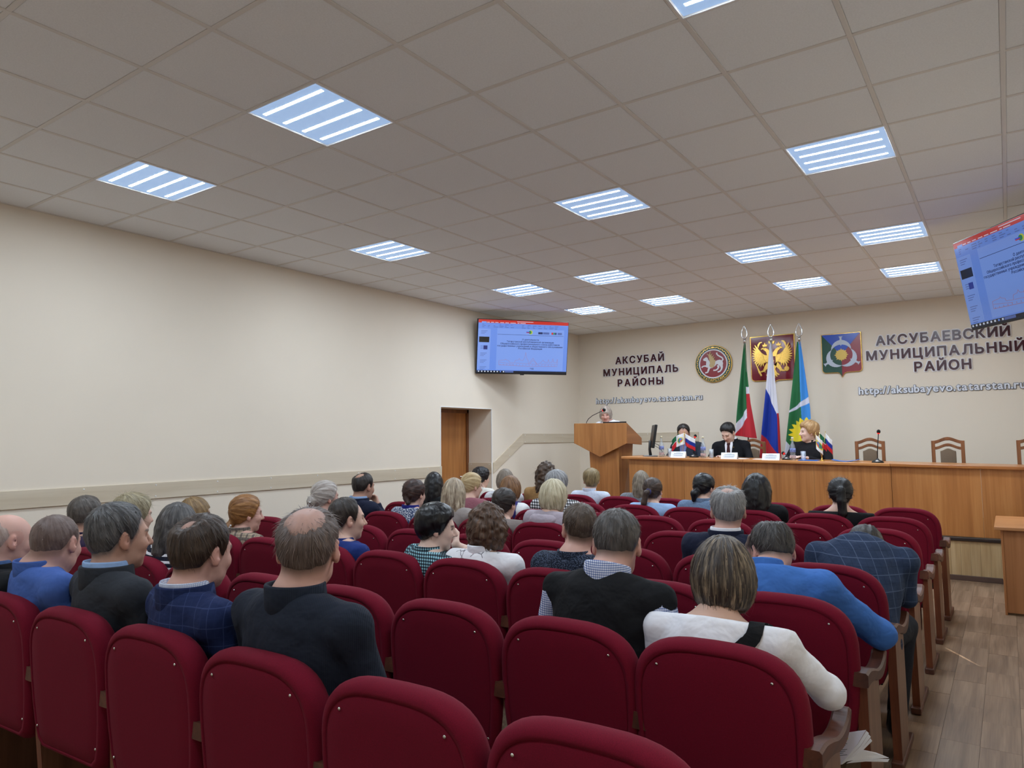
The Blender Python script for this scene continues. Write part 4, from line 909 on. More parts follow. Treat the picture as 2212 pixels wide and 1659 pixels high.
# ================================================================== WALL SCREENS
def screen_mat(name, col, s=1.0):
    m = mat(name, (8, 8, 10), .12, emit=col, estr=s); return m
def wall_screen(label, ctr, yaw, tl, wall_x, glow):
    S_BASE, S_RED, S_DARK, S_BLACK, S_TXT, S_PALE, S_LINE, S_GRN, S_YEL, S_WHT, S_GRAY = [screen_mat('screen_%s_%d' % (n, glow*100), c, glow) for n, c in (('blue', (112, 152, 244)), ('red', (206, 50, 40)), ('taskbar', (22, 26, 44)), ('black', (6, 6, 8)), ('text', (40, 52, 104)), ('pale', (132, 168, 250)), ('sketch', (176, 124, 140)), ('green', (40, 140, 90)), ('yellow', (200, 214, 70)), ('white', (220, 232, 255)), ('grey', (90, 112, 180)))]
    t = thing('wall_screen', label, 'television', ctr, 0, 'wall mounted screens'); t.rotation_euler = (tl, 0, yaw)
    Wd, Hd = 1.43, .811
    obj('casing', MB().box(-Wd/2, Wd/2, .004, .05, -Hd/2, Hd/2).mesh('casing', bevel=.006), M_BLK, t)
    obj('sensor', MB().box(-.03, .03, .0, .02, -Hd/2-.012, -Hd/2+.004).mesh('sensor', bevel=.003), M_BLK, t)
    sw, sh = Wd/2-.010, Hd/2-.010
    sc = obj('screen', MB().box(-sw, sw, .0, .006, -sh+.012, sh).mesh('screen'), S_BASE, t)
    W2, H2 = sw*2, sh*2-.012
    def X(u): return -sw+u*W2
    def Z(v): return sh-v*H2
    lay = [0]
    def rect(name, u0, v0, u1, v1, m, d=1):
        return obj(name, MB().box(X(u0), X(u1), -.0006*d, .001, Z(v1), Z(v0)).mesh(name, fix=False), m, sc)
    rect('title_bar', 0, 0, 1, .062, S_RED); rect('open_tab', .035, .038, .085, .062, S_PALE, 2)
    for u, w in ((.09, .03), (.135, .03), (.18, .035), (.235, .04), (.29, .04), (.345, .06), (.425, .02), (.455, .06)): rect('tab_word', u, .045, u+w, .054, S_WHT, 2)
    rect('window_title', .42, .018, .60, .026, S_WHT, 2)
    for r in range(3):
        for q in range(14):
            if random.random() < .75: rect('tool_mark', .04+q*.062, .085+r*.024, .04+q*.062+random.uniform(.012, .05), .094+r*.024, S_GRAY, 1)
    rect('slide_list', .0, .175, .135, .94, S_PALE, 1)
    for i, v in enumerate((.19, .325, .475, .61, .74, .87)):
        rect('thumbnail', .012, v, .122, min(v+.105, .945), (S_PALE, S_BLACK, S_PALE, S_PALE, S_PALE, S_PALE)[i], 2)
        if i != 1:
            for q in range(3): rect('thumbnail_line', .03, v+.02+q*.025, .10-.015*q, v+.028+q*.025, S_GRAY, 3)
    rect('thumbnail_picture', .063, .49, .105, .565, screen_mat('screen_navy', (30, 44, 130), .45), 4)
    rect('slide', .205, .155, .955, .945, S_PALE, 1); rect('slide_rule', .21, .268, .95, .2735, S_TXT, 2)
    lg = MB().prism(circle(X(.575), Z(.215), .030, 24), -.0016, .001); obj('logo_ring', lg.mesh('logo_ring', fix=False), S_YEL, sc)
    obj('logo_disc', MB().prism(circle(X(.568), Z(.215), .023, 24), -.0022, .001).mesh('logo_disc', fix=False), S_GRN, sc)
    rect('logo_stripe', .525, .205, .565, .217, screen_mat('screen_bluestripe', (50, 70, 190), .45), 4); rect('logo_stripe', .528, .218, .565, .229, S_RED, 4)
    for u, w, m in ((.66, .05, S_TXT), (.715, .03, S_GRAY), (.745, .04, S_GRAY), (.81, .02, S_RED), (.832, .018, S_GRN), (.852, .016, S_TXT), (.88, .05, S_GRAY)): rect('logo_mark', u, .205, u+w, .245, m, 2)
    for i, line in enumerate(SLIDE):
        me, bb = text_line(line, .0335); obj('slide_text', me, S_TXT, sc, (X(.578)-bb[1]/2, -.0016, Z(.372+.043*i)))
    me, bb = text_line('год', .0335); obj('slide_text', me, S_TXT, sc, (X(.585), -.0016, Z(.925)))
    # line drawing of a skyline
    sk = MB()
    def ln(pts, w=.0028):
        for a, b in zip(pts, pts[1:]): sk.prism(stroke([(X(a[0]), Z(a[1])), (X(b[0]), Z(b[1]))], w), -.0015, .0005)
    ln([(.235, .85), (.235, .77), (.25, .765), (.30, .755), (.31, .74), (.315, .755), (.345, .77), (.35, .80), (.41, .81), (.415, .76), (.45, .75), (.46, .72), (.47, .75), (.50, .76), (.52, .70), (.53, .60), (.54, .70), (.56, .76), (.565, .83), (.60, .74), (.615, .71), (.63, .75), (.665, .83), (.70, .80), (.73, .74), (.745, .78), (.78, .79), (.79, .73), (.80, .79), (.83, .78), (.84, .71), (.85, .78), (.885, .79), (.89, .72), (.895, .84)])
    ln([(.235, .85), (.40, .86), (.55, .87), (.70, .865), (.895, .86)], .004); ln([(.24, .80), (.40, .835)]); ln([(.42, .81), (.56, .82)]); ln([(.58, .82), (.665, .83), (.615, .75), (.58, .82)]); ln([(.70, .82), (.89, .82)])
    for q in range(18): ln([(.25+q*.036, .835), (.25+q*.036, .855)], .004)
    tag(obj('skyline_drawing', sk.mesh('skyline_drawing', fix=False), S_LINE, sc), kind='stuff')
    rect('taskbar', 0, .962, 1, 1, S_DARK, 2)
    for q in range(9): rect('taskbar_icon', .012+q*.034, .97, .026+q*.034, .992, S_WHT if q != 7 else S_BASE, 3)
    rect('task_button', .305, .966, .40, .996, S_GRAY, 3)
    # bracket to the wall
    Mw = Matrix.Translation(ctr) @ t.rotation_euler.to_matrix().to_4x4(); inv = Mw.inverted()
    wp = Vector((wall_x, ctr[1]+.02, ctr[2]+.02)); a = inv @ wp
    obj('wall_arm', MB().tube([(0, .05, .0), (0, .09, .0), tuple(a)], .022, 8).mesh('wall_arm', True), M_BLK, t)
    p0 = inv @ Vector((wall_x+(.012 if wall_x < 0 else -.012), ctr[1]+.02, ctr[2]+.02))
    mt = Matrix.Translation(p0) @ inv.to_3x3().to_4x4()
    obj('wall_plate', MB().box(-.012, .012, -.13, .13, -.16, .16, mt).mesh('wall_plate', bevel=.003), M_BLK, t)
    return t
wall_screen('flat screen with a blue slide on the left wall above the doorway', (-5.901, 8.819, 1.366+CAM_H), .907, .177, XL, .5)
wall_screen('tilted flat screen with a blue slide cut off by the right edge', (.133, 6.992, 1.331+CAM_H), -.954, .161, XR, .3)
# ================================================================== PEOPLE
def surfnet(xs, ys, zs, F):
    """closed quad surface of the zero level of F on a rectilinear grid"""
    ins = F < 0
    c = np.zeros(tuple(n-1 for n in F.shape), np.int8)
    for dx in (0, 1):
        for dy in (0, 1):
            for dz in (0, 1): c += ins[dx:F.shape[0]-1+dx, dy:F.shape[1]-1+dy, dz:F.shape[2]-1+dz]
    act = (c > 0) & (c < 8); idx = np.full(act.shape, -1, np.int32); ai, aj, ak = np.nonzero(act); n = len(ai); idx[ai, aj, ak] = np.arange(n)
    acc = np.zeros((n, 3)); cnt = np.zeros(n)
    for ax in range(3):
        o1, o2 = [a for a in range(3) if a != ax]
        for p in (0, 1):
            for q in (0, 1):
                d = [0, 0, 0]; d[o1] = p; d[o2] = q; e = list(d); e[ax] = 1
                fa = F[ai+d[0], aj+d[1], ak+d[2]]; fb = F[ai+e[0], aj+e[1], ak+e[2]]
                m = (fa < 0) != (fb < 0); t = fa[m]/(fa[m]-fb[m]+1e-12)
                pos = np.tile(np.array(d, float), (m.sum(), 1)); pos[:, ax] += t
                acc[m] += pos; cnt[m] += 1
    P = np.stack([ai, aj, ak], 1)+acc/np.maximum(cnt, 1)[:, None]
    V = np.stack([np.interp(P[:, i], np.arange(len(a)), a) for i, a in enumerate((xs, ys, zs))], 1)
    faces = []
    for ax in range(3):
        sl0 = [slice(None)]*3; sl1 = [slice(None)]*3; sl0[ax] = slice(0, -1); sl1[ax] = slice(1, None)
        for a in range(3):
            if a != ax: sl0[a] = slice(1, -1); sl1[a] = slice(1, -1)
        A, B = ins[tuple(sl0)], ins[tuple(sl1)]; g = np.stack(np.nonzero(A != B), 1)
        if not len(g): continue
        o1, o2 = [a for a in range(3) if a != ax]; base = g.copy(); base[:, o1] += 1; base[:, o2] += 1
        def cell(da, db):
            q = base.copy(); q[:, o1] += da; q[:, o2] += db; return idx[q[:, 0], q[:, 1], q[:, 2]]
        quad = np.stack([cell(-1, -1), cell(0, -1), cell(0, 0), cell(-1, 0)], 1)
        flip = A[tuple(g.T)] ^ (ax == 1)
        quad[~flip] = quad[~flip][:, ::-1]; faces.append(quad)
    return V, np.concatenate(faces) if faces else np.zeros((0, 4), int)
def axis(lo, hi, step, fine=()):
    """grid coordinates, with finer spacing inside the listed intervals"""
    out = [lo]; x = lo
    while x < hi:
        s = step
        for a, b, fs in fine:
            if a-step < x < b+step: s = min(s, fs if a-fs <= x <= b else max(fs, min(step, abs(x-a) if x < a else abs(x-b))*.6+fs))
        x += s; out.append(x)
    return np.array(out)
class Field:
    def __init__(s, xs, ys, zs): s.x, s.y, s.z = xs, ys, zs; s.F = np.full((len(xs), len(ys), len(zs)), 1.0)
    def block(s, lo, hi):
        r = []
        for a, l, h in ((s.x, lo[0], hi[0]), (s.y, lo[1], hi[1]), (s.z, lo[2], hi[2])):
            i = max(0, np.searchsorted(a, l)-1); j = min(len(a), np.searchsorted(a, h)+1); r.append(slice(i, max(j, i+1)))
        return tuple(r)
    def grid(s, b): return np.meshgrid(s.x[b[0]], s.y[b[1]], s.z[b[2]], indexing='ij')
    def put(s, b, d, k, op='add'):
        A = s.F[b]
        if op == 'add': h = np.maximum(k-np.abs(A-d), 0)/k; s.F[b] = np.minimum(A, d)-h*h*k*.25
        else: d = -d; h = np.maximum(k-np.abs(A-d), 0)/k; s.F[b] = np.maximum(A, d)+h*h*k*.25
    def cap(s, a, b, ra, rb=None, k=.03, op='add'):
        rb = ra if rb is None else rb; a = np.array(a, float); b = np.array(b, float); m = max(ra, rb)+k+.05
        B = s.block(np.minimum(a, b)-m, np.maximum(a, b)+m); X, Y, Z = s.grid(B); d = b-a; L = d@d+1e-12
        t = np.clip(((X-a[0])*d[0]+(Y-a[1])*d[1]+(Z-a[2])*d[2])/L, 0, 1)
        D = np.sqrt((X-a[0]-t*d[0])**2+(Y-a[1]-t*d[1])**2+(Z-a[2]-t*d[2])**2)-(ra+(rb-ra)*t)
        s.put(B, D, k, op)
    def ell(s, c, r, rot=None, k=.03, op='add'):
        c = np.array(c, float); r = np.array(r, float); m = r.max()+k+.05; B = s.block(c-m, c+m); X, Y, Z = s.grid(B)
        X, Y, Z = X-c[0], Y-c[1], Z-c[2]
        if rot is not None: X, Y, Z = [rot[0, i]*X+rot[1, i]*Y+rot[2, i]*Z for i in range(3)]
        k0 = np.sqrt((X/r[0])**2+(Y/r[1])**2+(Z/r[2])**2); k1 = np.sqrt((X/r[0]**2)**2+(Y/r[1]**2)**2+(Z/r[2]**2)**2)+1e-9
        s.put(B, k0*(k0-1)/k1, k, op)
    def mesh(s): return surfnet(s.x, s.y, s.z, s.F)
def np_mesh(name, V, Fq, smooth=True):
    me = bpy.data.meshes.new(name); n = len(Fq)
    me.vertices.add(len(V)); me.vertices.foreach_set('co', np.asarray(V, np.float32).ravel())
    me.loops.add(n*4); me.loops.foreach_set('vertex_index', np.asarray(Fq, np.int32).ravel())
    me.polygons.add(n); me.polygons.foreach_set('loop_start', np.arange(0, n*4, 4, dtype=np.int32)); me.polygons.foreach_set('loop_total', np.full(n, 4, np.int32))
    me.update(calc_edges=True); me.polygons.foreach_set('use_smooth', [smooth]*n); return me
def vnormals(V, Fq):
    a = V[Fq[:, 2]]-V[Fq[:, 0]]; b = V[Fq[:, 3]]-V[Fq[:, 1]]; fn = np.cross(a, b); N = np.zeros_like(V)
    for i in range(4): np.add.at(N, Fq[:, i], fn)
    return N/(np.linalg.norm(N, axis=1, keepdims=True)+1e-12)
def sstep(x, a, b): t = np.clip((x-a)/(b-a), 0, 1); return t*t*(3-2*t)
def rot_head(facing, pitch, roll):
    """columns: head right, forward, up; facing = world heading angle of the face, pitch>0 looks down"""
    f = np.array([math.cos(facing), math.sin(facing), 0]); r = np.array([f[1], -f[0], 0]); u = np.array([0, 0, 1.])
    f2 = f*math.cos(pitch)-u*math.sin(pitch); u2 = u*math.cos(pitch)+f*math.sin(pitch)
    r3 = r*math.cos(roll)+u2*math.sin(roll); u3 = u2*math.cos(roll)-r*math.sin(roll)
    return np.stack([r3, f2, u3], 1)
# --- materials
def skin_mat(name):
    m = vcol_mat(name, .5, 0, .35, bump=(220, .12)); p = m.node_tree.nodes['Principled BSDF']
    p.inputs['Subsurface Weight'].default_value = .04; p.inputs['Subsurface Radius'].default_value = (.01, .004, .002); return m
M_SKIN = skin_mat('skin')
def hair_mat(name, dark, light, rough=.45, contrast=.5, freq=1.0, bias=0.06):
    if name in MATS: return MATS[name]
    m = bpy.data.materials.new(name); m.use_nodes = True; MATS[name] = m; t = NT(m); p = t.n['Principled BSDF']
    at = t.new('ShaderNodeAttribute'); at.attribute_name = 'strand'
    mp = t.new('ShaderNodeMapping'); mp.inputs['Scale'].default_value = (34*freq, 2.2, 1); t.link(at.outputs['Vector'], mp.inputs[0])
    n1 = t.new('ShaderNodeTexNoise', i_Scale=1.0, i_Detail=6.0, i_Roughness=.65); t.link(mp.outputs[0], n1.inputs['Vector'])
    cr = t.new('ShaderNodeValToRGB'); e = cr.color_ramp.elements
    e[0].position, e[0].color = .5+bias-.25*(1-contrast*.6), rgb(*dark); e[1].position, e[1].color = .5+bias+.25*(1-contrast*.6), rgb(*light)
    t.link(n1.outputs['Fac'], cr.inputs[0]); t.link(cr.outputs[0], p.inputs['Base Color'])
    bp = t.new('ShaderNodeBump', i_Strength=.55, i_Distance=.004); t.link(n1.outputs['Fac'], bp.inputs['Height']); t.link(bp.outputs[0], p.inputs['Normal'])
    p.inputs['Roughness'].default_value = rough; p.inputs['Specular IOR Level'].default_value = .4; return m
def cloth_mat(name, kind, c1, c2=None, c3=None, scale=40.0, rough=.85):
    if name in MATS: return MATS[name]
    m = mat(name, c1, rough, sheen=.06, spec=.2, bump=(420, .07, 9, .38)); t = NT(m); p = t.n['Principled BSDF']
    if kind == 'plain':
        return m
    tc = t.new('ShaderNodeTexCoord'); sp = t.new('ShaderNodeSeparateXYZ'); t.link(tc.outputs['Object'], sp.inputs[0])
    X = t.math('ADD', sp.outputs[0], t.math('MULTIPLY', sp.outputs[1], .75)); Z = sp.outputs[2]
    def band(v, s, w): return t.math('LESS_THAN', t.math('FRACT', t.math('ADD', t.math('MULTIPLY', v, s), 50.0)), w)
    A, B = rgb(*c1), rgb(*(c2 or c1)); D = rgb(*(c3 or c1))
    if kind == 'check':
        a, b = band(X, scale, .5), band(Z, scale, .5); s = t.math('ADD', a, b)
        col = t.mix(t.math('GREATER_THAN', s, .5), A, B); col = t.mix(t.math('GREATER_THAN', s, 1.5), col, D)
    elif kind == 'plaid':
        a, b = band(X, scale, .10), band(Z, scale, .10); a2, b2 = band(X, scale*.5, .3), band(Z, scale*.5, .3)
        col = t.mix(t.math('MULTIPLY', t.math('MAXIMUM', a2, b2), .75), A, D); col = t.mix(t.math('MULTIPLY', t.math('MAXIMUM', a, b), .6), col, B)
    elif kind == 'window':
        a, b = band(X, scale, .05), band(Z, scale, .05); a2 = band(X, scale*2.0, .06); b2 = band(Z, scale*2.0, .06)
        col = t.mix(t.math('MULTIPLY', t.math('MAXIMUM', a2, b2), .5), A, D); col = t.mix(t.math('MULTIPLY', t.math('MAXIMUM', a, b), .55), col, B)
    elif kind == 'hstripe': col = t.mix(band(Z, scale, .38), A, B)
    elif kind == 'vstripe': col = t.mix(band(X, scale, .35), A, B)
    elif kind == 'rib': col = t.mix(t.math('MULTIPLY', band(X, scale, .5), .6), A, B)
    elif kind == 'tweed':
        nz = t.new('ShaderNodeTexNoise', i_Scale=scale, i_Detail=2.0); t.link(tc.outputs['Object'], nz.inputs['Vector'])
        col = t.mix(t.math('GREATER_THAN', nz.outputs['Fac'], .53), A, B)
    elif kind == 'print':
        nz = t.new('ShaderNodeTexNoise', i_Scale=scale, i_Detail=3.0); t.link(tc.outputs['Object'], nz.inputs['Vector'])
        wv = t.new('ShaderNodeTexVoronoi', i_Scale=scale*.5, feature='DISTANCE_TO_EDGE'); t.link(tc.outputs['Object'], wv.inputs['Vector'])
        bl = t.new('ShaderNodeTexNoise', i_Scale=5.0); t.link(tc.outputs['Object'], bl.inputs['Vector'])
        k = t.math('MULTIPLY', t.math('LESS_THAN', wv.outputs['Distance'], .03), t.math('GREATER_THAN', bl.outputs['Fac'], .56))
        col = t.mix(t.math('MULTIPLY', k, .8), A, B); k2 = t.math('MULTIPLY', t.math('GREATER_THAN', nz.outputs['Fac'], .68), t.math('GREATER_THAN', bl.outputs['Fac'], .6)); col = t.mix(k2, col, D)
    t.link(col, p.inputs['Base Color']); return m
# --- hairlines: height of the hair edge above the head centre by azimuth (0 = face, 180 = nape)
HL = {
 'man': [(0, .082), (30, .076), (52, .055), (66, .02), (78, -.012), (86, .012), (100, .022), (112, -.012), (130, -.048), (180, -.062)],
 'recede': [(0, .092), (25, .104), (45, .085), (60, .05), (72, -.01), (84, .008), (100, .02), (112, -.012), (130, -.05), (180, -.064)],
 'nape': [(0, .070), (30, .064), (52, .04), (66, .0), (80, -.03), (100, -.03), (118, -.05), (140, -.075), (180, -.082)],
 'low': [(0, .066), (30, .058), (50, .02), (62, -.05), (75, -.08), (180, -.09)],
}
def head_field(f, C0, Rm, s, far, female):
    """adds the head and neck forms; head space: x right, y forward, z up"""
    def w(p): return C0+Rm @ (np.array(p, float)*s)
    f.ell(w((0, -.016, .030)), np.array((.0795, .099, .088))*s, Rm, .02)
    f.ell(w((0, .026, -.018)), np.array((.0655, .066, .088))*s, Rm, .03)
    f.ell(w((0, -.030, -.025)), np.array((.062, .066, .070))*s, Rm, .03)
    f.ell(w((0, .034, -.072)), np.array((.053 if female else .058, .05, .040))*s, Rm, .03)
    f.ell(w((0, .066, -.100)), np.array((.022, .020, .017))*s, Rm, .022)
    f.cap(w((-.034, .078, .026)), w((.034, .078, .026)), .0105*s, None, .02)
    for q in (-1, 1):
        f.ell(w((q*.037, .062, -.024)), np.array((.026, .026, .026))*s, Rm, .02)
        f.ell(w((q*.034, .088, .006)), np.array((.015, .011, .010))*s, Rm, .012, 'sub')
        Re = Rm @ np.array([[math.cos(q*.35), math.sin(q*.35), 0], [-math.sin(q*.35), math.cos(q*.35), 0], [0, 0, 1]])
        f.ell(w((q*.0835, -.012, -.004)), np.array((.0075, .019, .033))*s, Re, .006)
        f.ell(w((q*.0805, -.004, -.030)), np.array((.008, .010, .012))*s, Rm, .006)
        f.ell(w((q*.090, -.004, .002)), np.array((.006, .009, .016))*s, Re, .004, 'sub')
        f.ell(w((q*.012, .094, -.030)), np.array((.009, .010, .0075))*s, Rm, .008)
    f.cap(w((0, .088, .014)), w((0, .112, -.024)), .0085*s, .0118*s, .012)
    f.ell(w((0, .089, -.053)), np.array((.023, .010, .0062))*s, Rm, .006)
    f.ell(w((0, .087, -.066)), np.array((.019, .010, .0066))*s, Rm, .006)
    f.cap(w((-.016, .101, -.0595)), w((.016, .101, -.0595)), .0022*s, None, .004, 'sub')
def hair_noise(p, sc): return (np.sin(p[..., 0]*sc+np.sin(p[..., 1]*sc*.7)*2)*np.sin(p[..., 1]*sc*1.1+1.3+np.sin(p[..., 2]*sc*.8)*2)*np.sin(p[..., 2]*sc*.9+2.1+np.sin(p[..., 0]*sc*.6)))
TAB = rng.random(4096)
def noise1(u): u = u % 4096; i = np.floor(u).astype(int); fr = u-i; fr = fr*fr*(3-2*fr); return TAB[i % 4096]*(1-fr)+TAB[(i+1) % 4096]*fr
def strand_uv(P, axis_):
    c = np.array(axis_, float); c /= np.linalg.norm(c); e1 = np.cross(c, [1., 0, 0]); e1 /= np.linalg.norm(e1); e2 = np.cross(c, e1)
    n = P/(np.linalg.norm(P, axis=1, keepdims=True)+1e-9)
    az = np.arctan2(n@e2, n@e1)/(2*math.pi)+.5; pol = np.arccos(np.clip(n@c, -1, 1))/math.pi+np.maximum(0, -P[:, 2]-.08)*3
    return az, pol
def make_hair(st, s, step, parent, C0, Rm, m):
    """st: dict(kind, t, line, bald, tails, ...)"""
    kind = st['kind']; lo = np.array((-.15, -.19, -.14)); hi = np.array((.15, .15, .17))
    for pts, rs in st.get('tails', []):
        for p, r in zip(pts, rs): lo = np.minimum(lo, np.array(p)-r-.02); hi = np.maximum(hi, np.array(p)+r+.02)
    if kind == 'long': lo[2] = -st.get('len', .32)-.03
    f = Field(*[np.arange(a, b+step, step) for a, b in zip(lo, hi)])
    B = (slice(None),)*3; X, Y, Z = f.grid(B); P = np.stack([X, Y, Z], -1)
    f.ell((0, -.016, .030), (.0795, .099, .088), None, .02); f.ell((0, .026, -.018), (.0655, .066, .088), None, .03)
    f.ell((0, -.030, -.025), (.062, .066, .070), None, .03)
    az = np.degrees(np.arctan2(np.abs(X), Y)); line = HL[st.get('line', 'man')]
    zmin = np.interp(az, [a for a, _ in line], [z for _, z in line]); edge = Z-zmin
    t0 = st.get('t', .010); top = st.get('top', 0.0)
    if kind in ('short', 'curly'):
        edge = edge+.005*hair_noise(P, 120); fd = st.get('fade', .05); th = -.005+(t0+.005+top*sstep(Z, .02, .11))*(.55*sstep(edge, -.004, fd*.35)+.45*sstep(edge, 0, fd*1.3))
        if 'bald' in st:
            c, r, soft = st['bald']; d = np.sqrt((X-c[0])**2+(Y-c[1])**2+((Z-c[2])*.8)**2); k = 1-sstep(d, r, r+soft); th = th*(1-k)-.006*k
        F = np.maximum(f.F-th, -(edge+.008))
        if kind == 'curly': F = F-.008*hair_noise(P, 95)*sstep(edge, 0, .03)
        else: F = F-.0022*hair_noise(P, 60)*sstep(edge, .005, .03)
    else:                                        # bob, long
        w = st.get('w', .098); bd = st.get('bot', -.10); Fs = Field(f.x, f.y, f.z)
        Fs.ell((0, -.018, .032), (w*.92, .114, .105+top), None, .03)
        bw = st.get('bw', w)
        Fs.ell((0, -.024, -.03), (bw, st.get('dp', .108), .11), None, .05)
        if kind == 'long':
            L = st.get('len', .32)
            Fs.ell((0, -.055, -.10), (bw*.95, .082, .14), None, .05); Fs.ell((0, -.075, -L*.62), (bw*.92, .055, L*.42), None, .06); bd = -L
        F = Fs.F; wv = .010*np.sin(X*60+Y*40)
        F = np.maximum(F, (bd+wv*.4)-Z)
        fo = st.get('face', (.064, .085, .095)); fc = st.get('fc', (0, .115, -.045)); k0 = np.sqrt(((X-fc[0])/fo[0])**2+((Y-fc[1])/fo[1])**2+((Z-fc[2])/fo[2])**2)
        F = np.maximum(F, (1-k0)*min(fo))
        F = F-st.get('rough', .003)*hair_noise(P, st.get('ns', 55))
    f.F = F
    for pts, rs in st.get('tails', []):
        for i in range(len(pts)-1): f.cap(pts[i], pts[i+1], rs[i], rs[i+1], .012)
    V, Q = f.mesh(); ax = st.get('axis', (0, -.45, .9)); u, v = strand_uv(V, ax)
    N = vnormals(V, Q); g = noise1(u*(60 if kind != 'curly' else 40)+v*st.get('twist', 2.0)*3)-.5+.5*(noise1(u*150+7+v*3)-.5)
    if kind == 'short':
        azg = np.degrees(np.arctan2(np.abs(V[:, 0]), V[:, 1])); g = g*sstep(V[:, 2]-np.interp(azg, [q for q, _ in line], [z for _, z in line]), .005, .055)
    V = V+N*(g*st.get('groove', .0045))[:, None]
    # loose strands that break the outline
    nw = st.get('wisps', 260); uv = [u, v]; VV = [V]; QQ = [Q]
    if nw:
        c = np.array(ax, float); c /= np.linalg.norm(c); cand = np.nonzero(V[:, 2] > (-.02 if kind in ('short', 'curly') else -.3))[0]
        if kind in ('short', 'curly'):
            azv = np.degrees(np.arctan2(np.abs(V[:, 0]), V[:, 1])); ev = V[:, 2]-np.interp(azv, [a for a, _ in line], [z for _, z in line]); cand = np.nonzero(ev > (.03 if kind == 'short' and st.get('line') != 'nape' else .015))[0]
        pk = rng.choice(cand, nw); p0 = V[pk]; n0 = N[pk]
        td = -(c-n0*(n0@c)[:, None]); td /= np.linalg.norm(td, axis=1, keepdims=True)+1e-9
        td = td+rng.normal(0, st.get('mess', .18), td.shape); td /= np.linalg.norm(td, axis=1, keepdims=True); sd = np.cross(n0, td)
        ln = rng.uniform(.5, 1.2, nw)*st.get('wl', .035); lift = rng.uniform(-.0015, 1, nw)*st.get('lift', .005); wd = rng.uniform(.0006, .0014, nw); vv = []
        for q in (0, .33, .66, 1.0):
            ctr = p0+td*(ln*q)[:, None]+n0*(lift*math.sin(q*1.57)+.0006-ln*ln*q*q*2.2)[:, None]; hw = (wd*(1-.8*q))[:, None]*sd
            vv += [ctr-hw, ctr+hw]
        Wv = np.stack(vv, 1).reshape(-1, 3); b = (np.arange(nw)*8)[:, None]+len(V)
        Wq = np.concatenate([np.concatenate([b+2*i, b+2*i+1, b+2*i+3, b+2*i+2], 1) for i in range(3)])
        VV.append(Wv); QQ.append(Wq); uv = [np.concatenate([u, np.repeat(rng.random(nw), 8)]), np.concatenate([v, np.repeat(v[pk], 8)])]
    V = np.concatenate(VV)*s; Q = np.concatenate(QQ)
    me = np_mesh('hair', V@Rm.T+C0, Q); a = me.attributes.new('strand', 'FLOAT_VECTOR', 'POINT')
    a.data.foreach_set('vector', np.stack([uv[0], uv[1], np.zeros(len(V))], 1).astype(np.float32).ravel())
    return obj('hair', me, m, parent)
SHOE = None
def shoe_mesh():
    global SHOE
    if SHOE is None:
        f = Field(np.arange(-.07, .07, .011), np.arange(-.12, .20, .011), np.arange(-.01, .14, .011))
        f.cap((0, -.06, .045), (0, .11, .035), .042, .036, .03); f.cap((0, -.06, .05), (0, -.05, .10), .042, .045, .03)
        f.F = np.maximum(f.F, .002-f.grid((slice(None),)*3)[2]); V, Q = f.mesh(); SHOE = np_mesh('shoe', V, Q)
    return SHOE
M_SHOE = mat('black_leather', (20, 19, 20), .35)
SKINS = {'fair': (212, 174, 156), 'pink': (204, 160, 146), 'tan': (188, 146, 126), 'pale': (220, 188, 172)}
M_EYEW = mat('eye_white', (226, 222, 218), .2); M_IRIS = mat('eye_iris', (40, 34, 30), .15)
